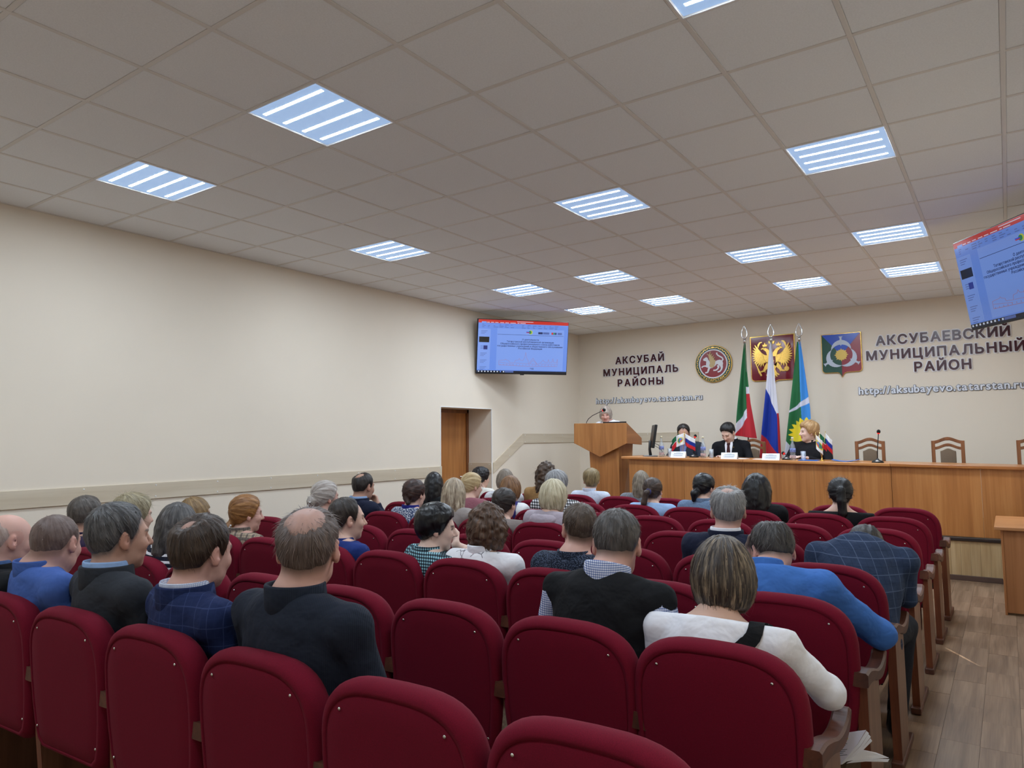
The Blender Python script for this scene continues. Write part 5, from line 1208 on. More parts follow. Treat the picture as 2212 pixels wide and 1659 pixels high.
def person(key, label, u, v, row_y, p):
    """u, v: photo position of the crown; row_y: depth plane of the crown; p: look and pose"""
    T = on_plane(u, v, 1, row_y+p.get('dy', .22)); s = p.get('hs', 1.0); stage = p.get('floor', 0.0)
    ray = math.atan2(T[1], T[0]); facing = ray-R(p['phi']); pitch, roll = R(p.get('pitch', 4)), R(p.get('roll', 0))
    Rm = rot_head(facing, pitch, roll); hair_h = p.get('hh', .008)
    up = Rm[:, 2]; C0 = T-np.array([0, 0, 1])*((.114+hair_h)*s)-.0*up
    by = R(90-p.get('turn', 0)+(180 if p.get('to_cam') else 0)); fo0 = np.array([math.cos(by), math.sin(by), 0]); bx = np.array([fo0[1], -fo0[0], 0])
    nk = p.get('neck', .165)-.040; fw = p.get('fwd', .03+.12*math.sin(pitch))
    N = C0-fo0*fw-np.array([0, 0, nk*s])
    hipz = stage+p.get('hip', .50); hip = np.array([N[0], N[1], hipz])-fo0*p.get('back', .0)
    if 'hipy' in p: hip[1] = p['hipy']
    elif not p.get('to_cam'): hip[1] = max(row_y+.235, N[1]-.30) if not p.get('free') else hip[1]
    hip = hip+bx*p.get('hipx', 0)
    sp = N-hip; Ls = np.linalg.norm(sp); us = sp/Ls; fo = fo0-us*(fo0@us); fo /= np.linalg.norm(fo); bx2 = np.cross(fo, us); RT = np.stack([bx2, fo, us], 1)
    root = np.array([hip[0], hip[1], stage]); W_ = p.get('w', 1.0); dpt = p.get('d', 1.0)
    def tp(q, a=0, b=0): return hip+us*(q*Ls)+bx2*a+fo*b-root
    Cl = C0-root
    near = p.get('res', .0065); cs = p.get('cres', .018)
    sh = {q: tp(p.get('shz', .86), q*.178*W_, -.005) for q in (-1, 1)}
    arms = {}
    for q in (-1, 1):
        k = p.get('armR' if q > 0 else 'armL', p.get('arm', 'lap'))
        if k == 'lap': E = sh[q]-us*.265+bx2*q*.055+fo*.045; Wr = E+fo0*.23-bx*q*.13+np.array([0, 0, -.05])
        elif k == 'desk': E = sh[q]+bx*q*.10+fo0*.10-np.array([0, 0, .22]); Wr = np.array([E[0], E[1], 0*stage+.79+.035])+fo0*.20-bx*q*.20
        elif k == 'down': E = sh[q]-np.array([0, 0, .28])+bx*q*.03; Wr = E+fo0*.05-np.array([0, 0, .22])
        else: E = np.array(k[0])-root if k[2] == 'w' else sh[q]+bx*k[0][0]+fo0*k[0][1]+np.array([0, 0, k[0][2]]); Wr = np.array(k[1])-root if k[2] == 'w' else sh[q]+bx*k[1][0]+fo0*k[1][1]+np.array([0, 0, k[1][2]])
        arms[q] = (E, Wr)
    knee = {q: hip-root+bx*q*.11+fo0*.43+np.array([0, 0, .035]) for q in (-1, 1)}
    ank = {q: np.array([*(knee[q]+fo0*p.get('shin', .02))[:2], .09]) for q in (-1, 1)}
    for nm_, dct in (('kneeR', knee), ('ankR', ank)):
        if nm_ in p: dct[1] = np.array(p[nm_])-root
    if p.get('stand'):
        knee = {q: hip-root+bx*q*.09+np.array([0, 0, -.44]) for q in (-1, 1)}; ank = {q: np.array([*knee[q][:2], .09]) for q in (-1, 1)}
    t = thing('person', label, 'person', tuple(root), 0, p.get('group', 'seated audience'))
    # ---- body: one continuous skin surface
    allp = [Cl, *[x for a in arms.values() for x in a], *knee.values(), *ank.values(), tp(0)]
    lo = np.min(allp, 0)-.16; hi = np.max(allp, 0)+.17; hb = .135*s
    fine = [(Cl[i]-hb, Cl[i]+hb, near) for i in range(3)]; fx = [[fine[i]] for i in range(3)]
    hand_q = p.get('hands', [])
    for q in hand_q:
        hp = arms[q][1]
        for i in range(3): fx[i].append((hp[i]-.10, hp[i]+.10, max(near, .0065)))
    f = Field(*[axis(lo[i], hi[i], .03, fx[i]) for i in range(3)])
    nr = p.get('nr', .050 if p.get('fem') else .060)
    def w(q): return Cl+Rm @ (np.array(q, float)*s)
    f.cap(w((0, -.022, -.045)), tp(.99, 0, -.012), nr*.97, nr*1.08, .03)
    f.cap(tp(.99, 0, -.012), tp(.80), nr*1.1, .08, .04); f.cap(tp(.82), tp(.05), .085, .09, .05)
    for q in (-1, 1):
        f.cap(tp(.97, q*.03, -.02), sh[q]-us*.012, .04, .036, .05)
        E, Wr = arms[q]; f.cap(sh[q], E, .036, .032, .04); f.cap(E, Wr, .036, .025, .03)
        f.cap(tp(.05, q*.07), knee[q], .06, .045, .04); f.cap(knee[q], ank[q], .045, .034, .03)
        if q in hand_q:
            d = Wr-E; d /= np.linalg.norm(d); hd = p.get('hdir', {}).get(q); hdv = d if hd is None else bx*hd[0]+fo0*hd[1]+np.array([0, 0, hd[2]]); hdv = hdv/np.linalg.norm(hdv)
            pn = p.get('palm', {}).get(q, (0, 0, -1)); pn = bx*pn[0]+fo0*pn[1]+np.array([0, 0, pn[2]]); sd = np.cross(hdv, pn); sd /= np.linalg.norm(sd); pn = np.cross(sd, hdv)
            for j in (-1.5, -.5, .5, 1.5):
                a0 = Wr+hdv*.01+sd*j*.012; a1 = Wr+hdv*.078+sd*j*.019; f.cap(a0, a1, .014, .0115, .014)
                L_ = (.072, .08, .074, .058)[int(j+1.5)]; cu = p.get('curl', .5); m1 = a1+(hdv*math.cos(cu*.6)+pn*math.sin(cu*.6))*L_*.5; m2 = m1+(hdv*math.cos(cu*1.7)+pn*math.sin(cu*1.7))*L_*.5
                f.cap(a1, m1, .0098, .0088, .004); f.cap(m1, m2, .0088, .0075, .004)
            b0 = Wr+hdv*.025-sd*q*.022*1; th = b0-sd*q*.026+hdv*.035+pn*.012; f.cap(b0, th, .013, .010, .008); f.cap(th, th+hdv*.03+pn*.008-sd*q*.004, .0098, .008, .004)
        else: f.ell(Wr+(Wr-E)/np.linalg.norm(Wr-E)*.07, (.042, .045, .03), None, .03)
    head_field(f, Cl, Rm, s, near > .007, p.get('fem'))
    V, Q = f.mesh()
    # colour: skin, lips, brows, hair-coloured stubble on the scalp
    L = ((V-Cl)@Rm)/s; base = np.array(lin(SKINS[p.get('skin', 'fair')])); col = np.tile(base, (len(V), 1)); hs_ = p['hair']; hc = np.array(lin(p.get('scalp', hs_['dark'])))
    def tint(mask, c, k): col[:] = col*(1-(mask*k)[:, None])+np.array(c)*(mask*k)[:, None]
    rosy = base*np.array((.92, .66, .62))
    tint(np.exp(-((np.abs(L[:, 0])-.04)**2+(L[:, 1]-.075)**2+(L[:, 2]+.025)**2)/.0008), rosy, .3)
    tint(((np.abs(L[:, 0]) > .072) & (np.abs(L[:, 2]) < .045) & (np.abs(L[:, 1]) < .04)).astype(float), rosy, .45)
    tint(np.exp(-((L[:, 0])**2+(L[:, 1]-.11)**2+(L[:, 2]+.024)**2)/.0003), rosy, .22)
    fr = L[:, 1] > .07
    tint((fr & (np.abs(L[:, 0]) < .024) & (np.abs(L[:, 2]+.0595) < .0125)).astype(float), lin(p.get('lips', (176, 96, 92))), .75)
    tint((fr & (np.abs(np.abs(L[:, 0])-.033) < .018) & (np.abs(L[:, 2]-.031+.25*np.abs(np.abs(L[:, 0])-.03)) < .0055)).astype(float), np.array(lin(p.get('brow', (96, 72, 54)))), .7)
    tint((fr & (np.abs(np.abs(L[:, 0])-.033) < .0155) & (np.abs(L[:, 2]-.006) < .004)).astype(float), lin((60, 44, 40)), .75)
    azv = np.degrees(np.arctan2(np.abs(L[:, 0]), L[:, 1])); ln_ = HL[hs_.get('line', 'man')]; ed = L[:, 2]-np.interp(azv, [a for a, _ in ln_], [z for _, z in ln_])
    k = (sstep(ed, -.012, .02) if p.get('fem') else sstep(ed, -.026, .014))*(np.linalg.norm(L, axis=1) < .2)
    ear = (np.abs(L[:, 0]) > .0815) & (L[:, 2] < .034)
    k = k*(~ear)
    if 'bald' in hs_:
        c, r, soft = hs_['bald']; d = np.sqrt(((L-np.array(c))**2*np.array((1, 1, .64))).sum(1)); au, av = strand_uv(L, hs_.get('axis', (0, -.45, .9))); k = k*(1-p.get('bare', .8)*(1-sstep(d+.02*(noise1(au*90)-.5)+.01*(noise1(au*260+9)-.5), r-.012, r+soft*1.2)))
    tint(k, hc, p.get('stub', .92))
    if not p.get('fem'): tint(((L[:, 2] < -.035) & (L[:, 2] > -.13) & (L[:, 1] > .0)).astype(float), base*np.array((.72, .7, .7)), .22)
    me = np_mesh('body', V, Q); set_col(me, col); obj('body', me, M_SKIN, t)
    # ---- hair
    hm = hair_mat('hair_'+key, hs_['dark'], hs_['light'], hs_.get('gl', .45), hs_.get('con', .5), hs_.get('fr', 1.0), hs_.get('bias', .06))
    if hs_['kind'] != 'none': make_hair(hs_, s, p.get('hres', near*1.0), t, Cl, Rm, hm)
    if p.get('eyes'):
        for q in (-1, 1):
            e = MB().ball((0, 0, 0), (.0125, .0062, .0058), 12, 8).mesh('eye', True); o = obj('eye', e, M_EYEW, t); o.matrix_local = Matrix.Translation(w((q*.033, .0735, .006))) @ Matrix(Rm.tolist()).to_4x4()
            o2 = obj('iris', MB().ball((0, 0, 0), (.0052, .003, .0052), 10, 6).mesh('iris', True), M_IRIS, o, (0.0, .0045, 0))
    if p.get('glasses'):
        g = MB()
        for q in (-1, 1):
            g.tube([w((q*.034+.023*math.cos(a), .097-.006*abs(math.cos(a)), .004+.017*math.sin(a))) for a in np.linspace(0, 2*math.pi, 17)], .0014, 6, False)
            g.tube([w((q*.057, .09, .008)), w((q*.074, .05, .01)), w((q*.083, -.01, .008))], .0014, 6)
        g.tube([w((-.011, .1, .006)), w((.011, .1, .006))], .0014, 6); obj('glasses', g.mesh('glasses', True), mat('glasses_frame', (30, 26, 26), .3), t)
    # ---- clothing
    lo = np.min([tp(0), tp(1), *sh.values(), *[x for a in arms.values() for x in a]], 0)-.20; hi = np.max([tp(0), tp(1), *sh.values(), *[x for a in arms.values() for x in a]], 0)+.16
    f = Field(*[np.arange(lo[i], hi[i]+cs, cs) for i in range(3)]); pad = p.get('pad', 0.0)
    f.ell(tp(.06), (.178*W_, .135*dpt, .13), RT, .06); f.ell(tp(.32, 0, .01), (.162*W_, .130*dpt, .17), RT, .06); f.ell(tp(.60), (.178*W_, .128*dpt, .19), RT, .06); f.ell(tp(.78, 0, -.012), (.168*W_, .102*dpt, .125), RT, .06)
    f.cap(sh[-1]+us*.008, sh[1]+us*.008, .060+pad, None, .05)
    f.cap(tp(.95, -.055, -.032), tp(.95, .055, -.032), nr*.70, None, .05); f.ell(tp(.87, 0, -.04), (.115*W_, .062*dpt, .085), RT, .06)
    slv = p.get('sleeve', 1.0)
    if p.get('hump'): f.ell(tp(.84, 0, -.055), (.15, .085, .12), RT, .06); f.ell(tp(.55, 0, -.06), (.15, .10, .2), RT, .06)
    for q in (-1, 1):
        f.cap(tp(.955, q*.05, -.02), sh[q]+us*.012, nr*.70, .052+pad, .045)
        E, Wr = arms[q]
        if slv > .05:
            E2 = sh[q]+(E-sh[q])*min(1, slv*2); f.cap(sh[q], E2, .060+pad, .050+pad, .035)
            if slv > .5: f.cap(E, E+(Wr-E)*min(1, slv*2-1)*.93, .050+pad, .036+pad, .03)
    B = (slice(None),)*3; X, Y, Z = f.grid(B); P = np.stack([X, Y, Z], -1)
    fa = p.get('fold', .0035); f.F = f.F-fa*(hair_noise(P, 24)+.6*hair_noise(P[..., [1, 2, 0]]+.3, 42))
    # neck opening
    nz = p.get('neckline', (1.04, .11) if p.get('collars') else (1.06, .13)); n0 = tp(nz[0], 0, -.03); nn = us*math.cos(nz[1]*2.2)+fo*math.sin(nz[1]*2.2)
    pld = (X-n0[0])*nn[0]+(Y-n0[1])*nn[1]+(Z-n0[2])*nn[2]; f.F = np.maximum(f.F, pld)
    V, Q = f.mesh(); me = np_mesh(p.get('top', 'shirt'), V, Q); topo = obj(p.get('top', 'shirt'), me, p['cloth'], t)
    def ringpt(a, rad, hgt, tilt=.55):
        c = tp(.985, 0, -.012)+us*hgt; return c+bx2*math.sin(a)*rad-fo*math.cos(a)*rad*1.05+us*(-(1-math.cos(a))*.011)
    for ci, (cn, cm, r0, r1, h0, h1) in enumerate(p.get('collars', [])):
        nrr = nr*1.10+.007+(.009 if ci else 0); r1 = nrr+(r1-r0); r0 = nrr; h1 = h1+.036; h0 = h0-.014
        prof = [(r1+.007, h0), (r1+.003, h1-.006), (r1, h1), (r0, h1-.002), (r0, h0+.01), (r1+.004, h0-.004)]; sp_ = p.get('cspan', 2.5); n = 28; g = MB(); rings = []
        for i in range(n+1):
            a = -sp_+2*sp_*i/n; rings.append([ringpt(a, r, hh) for r, hh in prof])
        g.loft(rings); obj(cn, g.mesh(cn, True), cm, t)
    # trousers and shoes
    if p.get('legs', True):
        pts = [tp(0), *knee.values(), *ank.values()]; lo = np.min(pts, 0)-.17; hi = np.max(pts, 0)+.17
        f = Field(*[np.arange(lo[i], hi[i]+.026, .026) for i in range(3)]); hp = tp(0)
        f.ell(hp+np.array([0, 0, .0])-fo0*.01, (.175*W_, .14, .105), None, .05)
        for q in (-1, 1): f.cap(hp+bx*q*.085, knee[q], .088, .066, .04); f.cap(knee[q], ank[q], .064, .05, .03)
        V, Q = f.mesh(); obj('trousers', np_mesh('trousers', V, Q), p.get('legm', M_TROU), t)
        for q in (-1, 1): obj('shoe', shoe_mesh(), M_SHOE, t, tuple(ank[q]+fo0*.03-np.array([0, 0, .088])), (0, 0, by-math.pi/2))
    return t, dict(w=w, tp=tp, sh=sh, arms=arms, us=us, fo=fo, bx=bx2, root=root, Rm=Rm, C=Cl, s=s, top=topo, nr=nr)
M_TROU = cloth_mat('dark_trousers', 'plain', (34, 36, 44)); M_JEAN = cloth_mat('blue_jeans', 'tweed', (58, 78, 108), (76, 96, 126), scale=300)
def ry(n, k): return seat_pos(n, k)[1]
def wp(u, v, y): return on_plane(u, v, 1, y)
def Hh(kind, dark, light, **kw): return dict(kind=kind, dark=dark, light=light, **kw)
BACK = (0, -1, .15)
HL['high'] = [(0, .075), (52, .055), (70, .02), (90, .03), (120, .01), (180, -.015)]
M_BLKC = cloth_mat('black_cloth', 'plain', (19, 20, 23)); M_WHITC = cloth_mat('white_cloth', 'plain', (228, 229, 236)); M_NAVYS = cloth_mat('navy_suit', 'plain', (27, 32, 52))
M_LBLUE = cloth_mat('light_blue_shirt', 'plain', (142, 170, 210)); M_BCHK = cloth_mat('blue_check_shirt', 'check', (226, 228, 236), (146, 158, 190), (84, 100, 150), 120)
def CL(*a): return [a]
COL = lambda m, nm='collar', r=.064, h=.034: (nm, m, r, r+.005, -.022, h)
near, mid, far = dict(res=.0058, cres=.013), dict(res=.0068, cres=.015), dict(res=.0085, cres=.018, legs=True)
# ---------------- rearmost row
m = cloth_mat('ribbed_navy_sweater', 'rib', (25, 30, 42), (38, 44, 58), scale=150)
person('sweater', 'man in dark ribbed sweater with a thinning crown, large in the foreground', 668, 1098, ry(0, 2), dict(near, phi=14, turn=-2, hs=1.12, pitch=4, skin='pink', w=1.28, d=1.1, cloth=m, top='sweater', fold=.003, collars=[('collar', m, .066, .076, -.025, .028)], nr=.066, hh=.004, hair=Hh('short', (70, 57, 51), (124, 107, 99), t=.008, top=.004, bald=((0, -.06, .098), .040, .05), wisps=900, wl=.03, con=.3, fade=.05), bare=.62, scalp=(112, 90, 80)))
m = cloth_mat('navy_window_check', 'window', (26, 38, 76), (58, 72, 112), (34, 48, 88), 16)
person('navyjkt', 'man in navy checked jacket with dark hair and a small bald crown', 440, 1120, ry(0, 3), dict(near, phi=52, turn=6, hs=1.04, pitch=8, skin='pink', w=1.08, cloth=m, top='jacket', eyes=True, collars=[COL(cloth_mat('pale_check_shirt', 'check', (220, 222, 230), (170, 178, 200), (150, 160, 190), 160), 'shirt_collar', .063, .03), ('jacket_collar', m, .072, .082, -.028, .018)], hair=Hh('short', (34, 25, 20), (84, 64, 50), t=.015, top=.008, line='recede', bald=((0, -.072, .088), .006, .06), wisps=600, wl=.04, con=.35), bare=.55, scalp=(110, 80, 62), brow=(60, 44, 36)))
m = cloth_mat('charcoal_jacket', 'plain', (45, 48, 54))
person('charcoal', 'grey-haired man in charcoal jacket and light blue shirt, seen in profile', 262, 1093, ry(0, 4), dict(near, phi=72, turn=2, hs=1.06, pitch=2, skin='tan', w=1.08, cloth=m, top='jacket', eyes=True, collars=[COL(M_LBLUE, 'shirt_collar', .064, .036), ('jacket_collar', m, .072, .082, -.028, .018)], hair=Hh('short', (42, 40, 41), (118, 116, 116), t=.012, top=.010, line='man', wisps=700, wl=.035, con=.4), scalp=(96, 90, 88), brow=(90, 84, 80)))
m = cloth_mat('mid_blue_shirt', 'plain', (66, 94, 160))
person('blueshirt', 'man in mid-blue shirt with a close-cropped head', 125, 1116, ry(0, 5), dict(near, neck=.13, phi=38, turn=6, hs=1.04, pitch=12, roll=3, skin='pink', w=1.12, cloth=m, top='shirt', nr=.066, collars=[COL(m, 'collar', .067, .026)], hh=.003, hair=Hh('short', (84, 66, 60), (122, 104, 98), t=.005, top=.001, fade=.06, wisps=300, wl=.008, groove=.0015), stub=.8, scalp=(120, 92, 82)))
person('bald', 'bald man in black jacket cut off by the left edge', 22, 1113, ry(0, 6), dict(near, phi=72, turn=8, hs=1.02, pitch=6, skin='pink', w=1.05, cloth=M_BLKC, top='jacket', eyes=True, collars=[COL(cloth_mat('denim_blue_collar', 'plain', (70, 96, 140)), 'shirt_collar', .064, .03), ('jacket_collar', M_BLKC, .072, .082, -.028, .016)], hh=.002, hair=Hh('short', (150, 128, 118), (190, 172, 162), t=.003, top=0, bald=((0, .02, .11), .075, .05), wisps=150, wl=.012, groove=.001), bare=1.0, stub=.35, scalp=(170, 150, 140)))
# ---------------- second row from the back
t_, info = person('vest', 'man in black knitted vest over a checked shirt, head bowed', 1331, 1107, ry(1, 1), dict(near, dy=.42, phi=6, pitch=24, hs=1.06, skin='pink', w=1.20, d=1.12, nk=.15, neck=.145, cloth=M_BLKC, top='vest', sleeve=.0, nr=.067, collars=[('shirt_collar', M_BCHK, .069, .075, -.03, .032)], hair=Hh('short', (44, 40, 38), (104, 98, 94), t=.009, top=.005, wisps=900, wl=.022, con=.4, fade=.05), scalp=(84, 70, 62), stub=.85))
def sleeves(info, m, t_, r0=.064, cs=.014):
    for q in (-1, 1):
        E, W_ = info['arms'][q]; pts = [info['sh'][q], E, W_]; lo = np.min(pts, 0)-.1; hi = np.max(pts, 0)+.1
        f = Field(*[np.arange(lo[i], hi[i]+cs, cs) for i in range(3)]); f.cap(pts[0], pts[1], r0, r0-.008, .03); f.cap(pts[1], pts[1]+(pts[2]-pts[1])*.93, r0-.008, .038, .03)
        f.F -= .004*hair_noise(np.stack(f.grid((slice(None),)*3), -1), 30); V, Q = f.mesh(); obj('sleeve', np_mesh('sleeve', V, Q), m, t_)
sleeves(info, M_BCHK, t_)
E1 = wp(1790, 1495, 2.62); W1 = E1+np.array([-.14, .20, .04])
t_, info = person('whitetop', 'woman in white top with a brown streaked bob and black bag strap', 1560, 1164, ry(1, 0), dict(near, dy=.36, phi=2, pitch=22, hs=1.03, hh=.018, fem=True, skin='fair', w=1.10, d=1.05, neck=.16, cloth=M_WHITC, top='blouse', armR=(E1, W1, 'w'), neckline=(1.0, .10), legm=M_JEAN, hair=Hh('bob', (46, 36, 30), (178, 156, 126), bias=.12, w=.104, bw=.104, bot=-.112, top=.004, con=.75, fr=1.5, wisps=700, wl=.06, mess=.06, axis=(0, -.30, .95), rough=.0015, groove=.006)))
tp, us, fo, bx = info['tp'], info['us'], info['fo'], info['bx']
def back_at(q, a, off=.006):
    return tp(q, a, -.14)
# strap over the right shoulder, laid on the cloth of the back
def strap(info, pts, wd, m, t_, name='bag_strap'):
    me = info['top'].data; co = np.empty(len(me.vertices)*3, np.float32); me.vertices.foreach_get('co', co); co = co.reshape(-1, 3)
    nn = np.empty(len(me.vertices)*3, np.float32); me.vertices.foreach_get('normal', nn); nn = nn.reshape(-1, 3); L = []
    P = []
    for a, b in zip(pts, pts[1:]):
        for q in np.linspace(0, 1, 8, endpoint=False): P.append(np.array(a)+(np.array(b)-np.array(a))*q)
    P.append(np.array(pts[-1])); S = []
    for p in P:
        i = np.argsort(((co-p)**2).sum(1))[:10]; S.append((co[i].mean(0), nn[i].mean(0)))
    rings = []
    for i, (c, n) in enumerate(S):
        tv = S[min(i+1, len(S)-1)][0]-S[max(i-1, 0)][0]; tv = tv/(np.linalg.norm(tv)+1e-9); sd = np.cross(n, tv); sd /= np.linalg.norm(sd)+1e-9; n = n/(np.linalg.norm(n)+1e-9)
        rings.append([c+sd*wd/2+n*.004, c+sd*wd/2+n*.009, c-sd*wd/2+n*.009, c-sd*wd/2+n*.004])
    obj(name, MB().loft(rings).mesh(name, False, fix=True), m, t_)
strap(info, [tp(.93, .15, .06), tp(.97, .15, -.02), tp(.86, .125, -.12), tp(.70, .08, -.14), tp(.5, .02, -.15), tp(.3, -.04, -.15)], .048, M_BLKC, t_)
m = cloth_mat('purple_navy_sweater', 'plain', (46, 36, 62))
person('purple', 'man in dark purple sweater near the left wall, second row', 190, 1073, ry(1, 8), dict(mid, phi=58, turn=8, hs=1.03, pitch=5, skin='tan', w=1.05, cloth=m, top='sweater', collars=[('collar', m, .064, .07, -.02, .02)], hair=Hh('short', (60, 54, 50), (116, 108, 102), t=.009, top=.005, wisps=400, wl=.02), scalp=(92, 80, 74)))
m = cloth_mat('sage_cardigan', 'plain', (110, 112, 104))
person('blondgrey', 'woman with tousled ash blonde hair behind the charcoal jacket', 291, 1070, ry(1, 7), dict(mid, phi=62, turn=4, fem=True, hh=.018, cloth=m, top='cardigan', hair=Hh('short', (110, 98, 74), (196, 184, 150), t=.022, top=.012, line='nape', wisps=900, wl=.05, mess=.4, lift=.014, con=.5)))
m = cloth_mat('navy_white_stripe', 'hstripe', (24, 28, 44), (230, 231, 236), scale=28)
person('stripe', 'woman with long dark greying hair in navy and white stripes', 386, 1087, ry(1, 6), dict(mid, phi=22, turn=0, fem=True, hh=.016, w=1.08, cloth=m, top='striped_sweater', armR=((.16, .10, -.22), (.10, .33, -.26), 'l'), hair=Hh('long', (26, 22, 22), (116, 112, 110), len=.22, w=.106, bw=.102, con=.45, wisps=500, wl=.06, axis=(0, -.2, .95))))
# ---------------- third row from the back
person('glasses', 'woman with light brown hair and dark glasses, in profile by the left wall', 424, 1075, ry(2, 8), dict(mid, phi=84, turn=10, fem=True, glasses=True, hh=.014, cloth=cloth_mat('beige_knit', 'plain', (150, 134, 112)), top='cardigan', hair=Hh('bob', (96, 72, 44), (170, 140, 96), w=.094, bw=.09, bot=-.07, face=(.075, .095, .10), wisps=400, wl=.05)))
m = cloth_mat('beige_plaid', 'plaid', (150, 134, 116), (26, 24, 28), (70, 64, 66), 34)
t_, info = person('plaid', 'woman with ginger hair tied back in a beige and black plaid jacket', 535, 1073, ry(2, 7), dict(mid, phi=76, turn=8, fem=True, hh=.014, cloth=m, top='plaid_jacket', eyes=True, collars=[('collar', m, .056, .066, -.02, .03)], skin='pink', hair=Hh('short', (104, 64, 30), (186, 134, 78), t=.018, top=.010, line='nape', axis=BACK, tails=[(((0, -.10, -.055), (0, -.125, -.085), (0, -.12, -.125)), (.03, .026, .01))], wisps=400, wl=.05)))
obj('hair_tie', MB().tube([info['w']((.022*math.cos(a), -.118+.012*math.sin(a), -.078+.02*math.sin(a))) for a in np.linspace(0, 2*math.pi, 13)], .010, 8, False).mesh('hair_tie', True), M_WHITC, t_)
m = cloth_mat('royal_blue_sweater', 'plain', (28, 48, 110))
person('bluesw', 'dark-haired man in royal blue sweater turned in profile', 752, 1079, ry(2, 5), dict(near, phi=74, turn=14, hs=1.04, pitch=3, skin='fair', w=1.1, cloth=m, top='sweater', eyes=True, collars=[('collar', m, .063, .069, -.022, .012)], hair=Hh('short', (28, 22, 20), (74, 62, 54), t=.012, top=.008, line='recede', wisps=500, wl=.03), scalp=(60, 48, 42), brow=(66, 52, 44)))
m = cloth_mat('teal_gingham', 'check', (150, 196, 206), (60, 84, 96), (12, 18, 26), 62)
E1 = wp(1018, 1195, ry(2, 4)+.50); W1 = wp(984, 1178, ry(2, 4)+.42)
person('teal', 'black-haired woman in teal checked blouse resting her chin on her hand', 945, 1091, ry(2, 4), dict(near, phi=88, turn=22, pitch=8, fem=True, hh=.02, skin='pale', cloth=m, top='checked_blouse', eyes=True, w=1.02, armR=(E1, W1, 'w'), hands=[1], hdir={1: (-.55, .35, .5)}, palm={1: (-.3, -.8, .3)}, curl=1.1, sleeve=.45, collars=[('collar', m, .055, .063, -.02, .02)], brow=(30, 26, 26), hair=Hh('short', (8, 8, 10), (30, 30, 34), t=.026, top=.008, line='nape', gl=.28, groove=.003, wisps=250, wl=.05, mess=.06)))
m = cloth_mat('white_embroidered', 'print', (230, 229, 233), (74, 70, 80), (206, 120, 150), 30)
person('browncurl', 'woman with wavy brown hair in a white embroidered blouse', 1052, 1088, ry(2, 3), dict(near, phi=4, pitch=4, fem=True, hh=.022, cloth=m, top='embroidered_blouse', w=1.04, collars=[('collar', M_WHITC, .056, .066, -.02, .03)], hair=Hh('bob', (50, 34, 26), (118, 88, 66), w=.108, bw=.106, bot=-.115, top=.008, rough=.011, ns=70, wisps=900, wl=.04, mess=.45, lift=.010, con=.4, groove=.007)))
m = cloth_mat('dark_blue_tweed', 'tweed', (22, 28, 42), (74, 84, 104), scale=170)
person('young', 'young man with clipped brown hair in dark tweed sweater', 1250, 1090, ry(2, 2), dict(near, phi=-14, pitch=6, hs=1.0, skin='pink', cloth=m, top='tweed_sweater', w=1.04, collars=[('collar', m, .063, .069, -.02, .014)], hair=Hh('short', (58, 46, 38), (104, 88, 74), t=.007, top=.007, fade=.07, wisps=700, wl=.016), scalp=(104, 84, 70)))
m = cloth_mat('bright_blue_shirt', 'plain', (62, 108, 180))
yb = ry(2, 0); E1 = wp(1902, 1370, yb+.52); W1 = E1+np.array([-.26, .14, .06]); E2 = wp(1590, 1300, yb+.46); W2 = wp(1618, 1212, yb+.52)
t_, info = person('bluebow', 'man in bright blue shirt bowed forward, glasses pushed up in hand', 1668, 1132, yb, dict(near, dy=.46, phi=-14, pitch=36, hs=1.05, skin='pink', w=1.30, hump=True, pad=.008, neck=.11, fwd=.13, shz=.84, hipx=.05, cloth=m, top='shirt', armR=(E1, W1, 'w'), armL=(E2, W2, 'w'), hands=[-1], hdir={-1: (-.05, .1, 1)}, palm={-1: (.9, .2, .1)}, curl=.5, collars=[COL(m, 'collar', .066, .034)], hair=Hh('short', (28, 25, 24), (84, 78, 74), t=.013, top=.006, wisps=900, wl=.035, mess=.3, bald=((0, -.07, .095), .01, .04)), scalp=(80, 66, 58), bare=.4))
g = MB(); gc = wp(1622, 1180, yb+.58)-info['root']
for q in (0, 1): g.tube([gc+np.array([.012*q, .05*q, .02])+.02*np.array([math.cos(a)*.3, math.cos(a), math.sin(a)]) for a in np.linspace(0, 2*math.pi, 17)], .0016, 6, False)
g.tube([gc+np.array([0, 0, .02]), gc+np.array([.06, -.06, .055]), gc+np.array([.11, -.10, .05])], .0016, 6)
obj('glasses', g.mesh('glasses', True), mat('glasses_frame', (30, 26, 26), .3), t_)
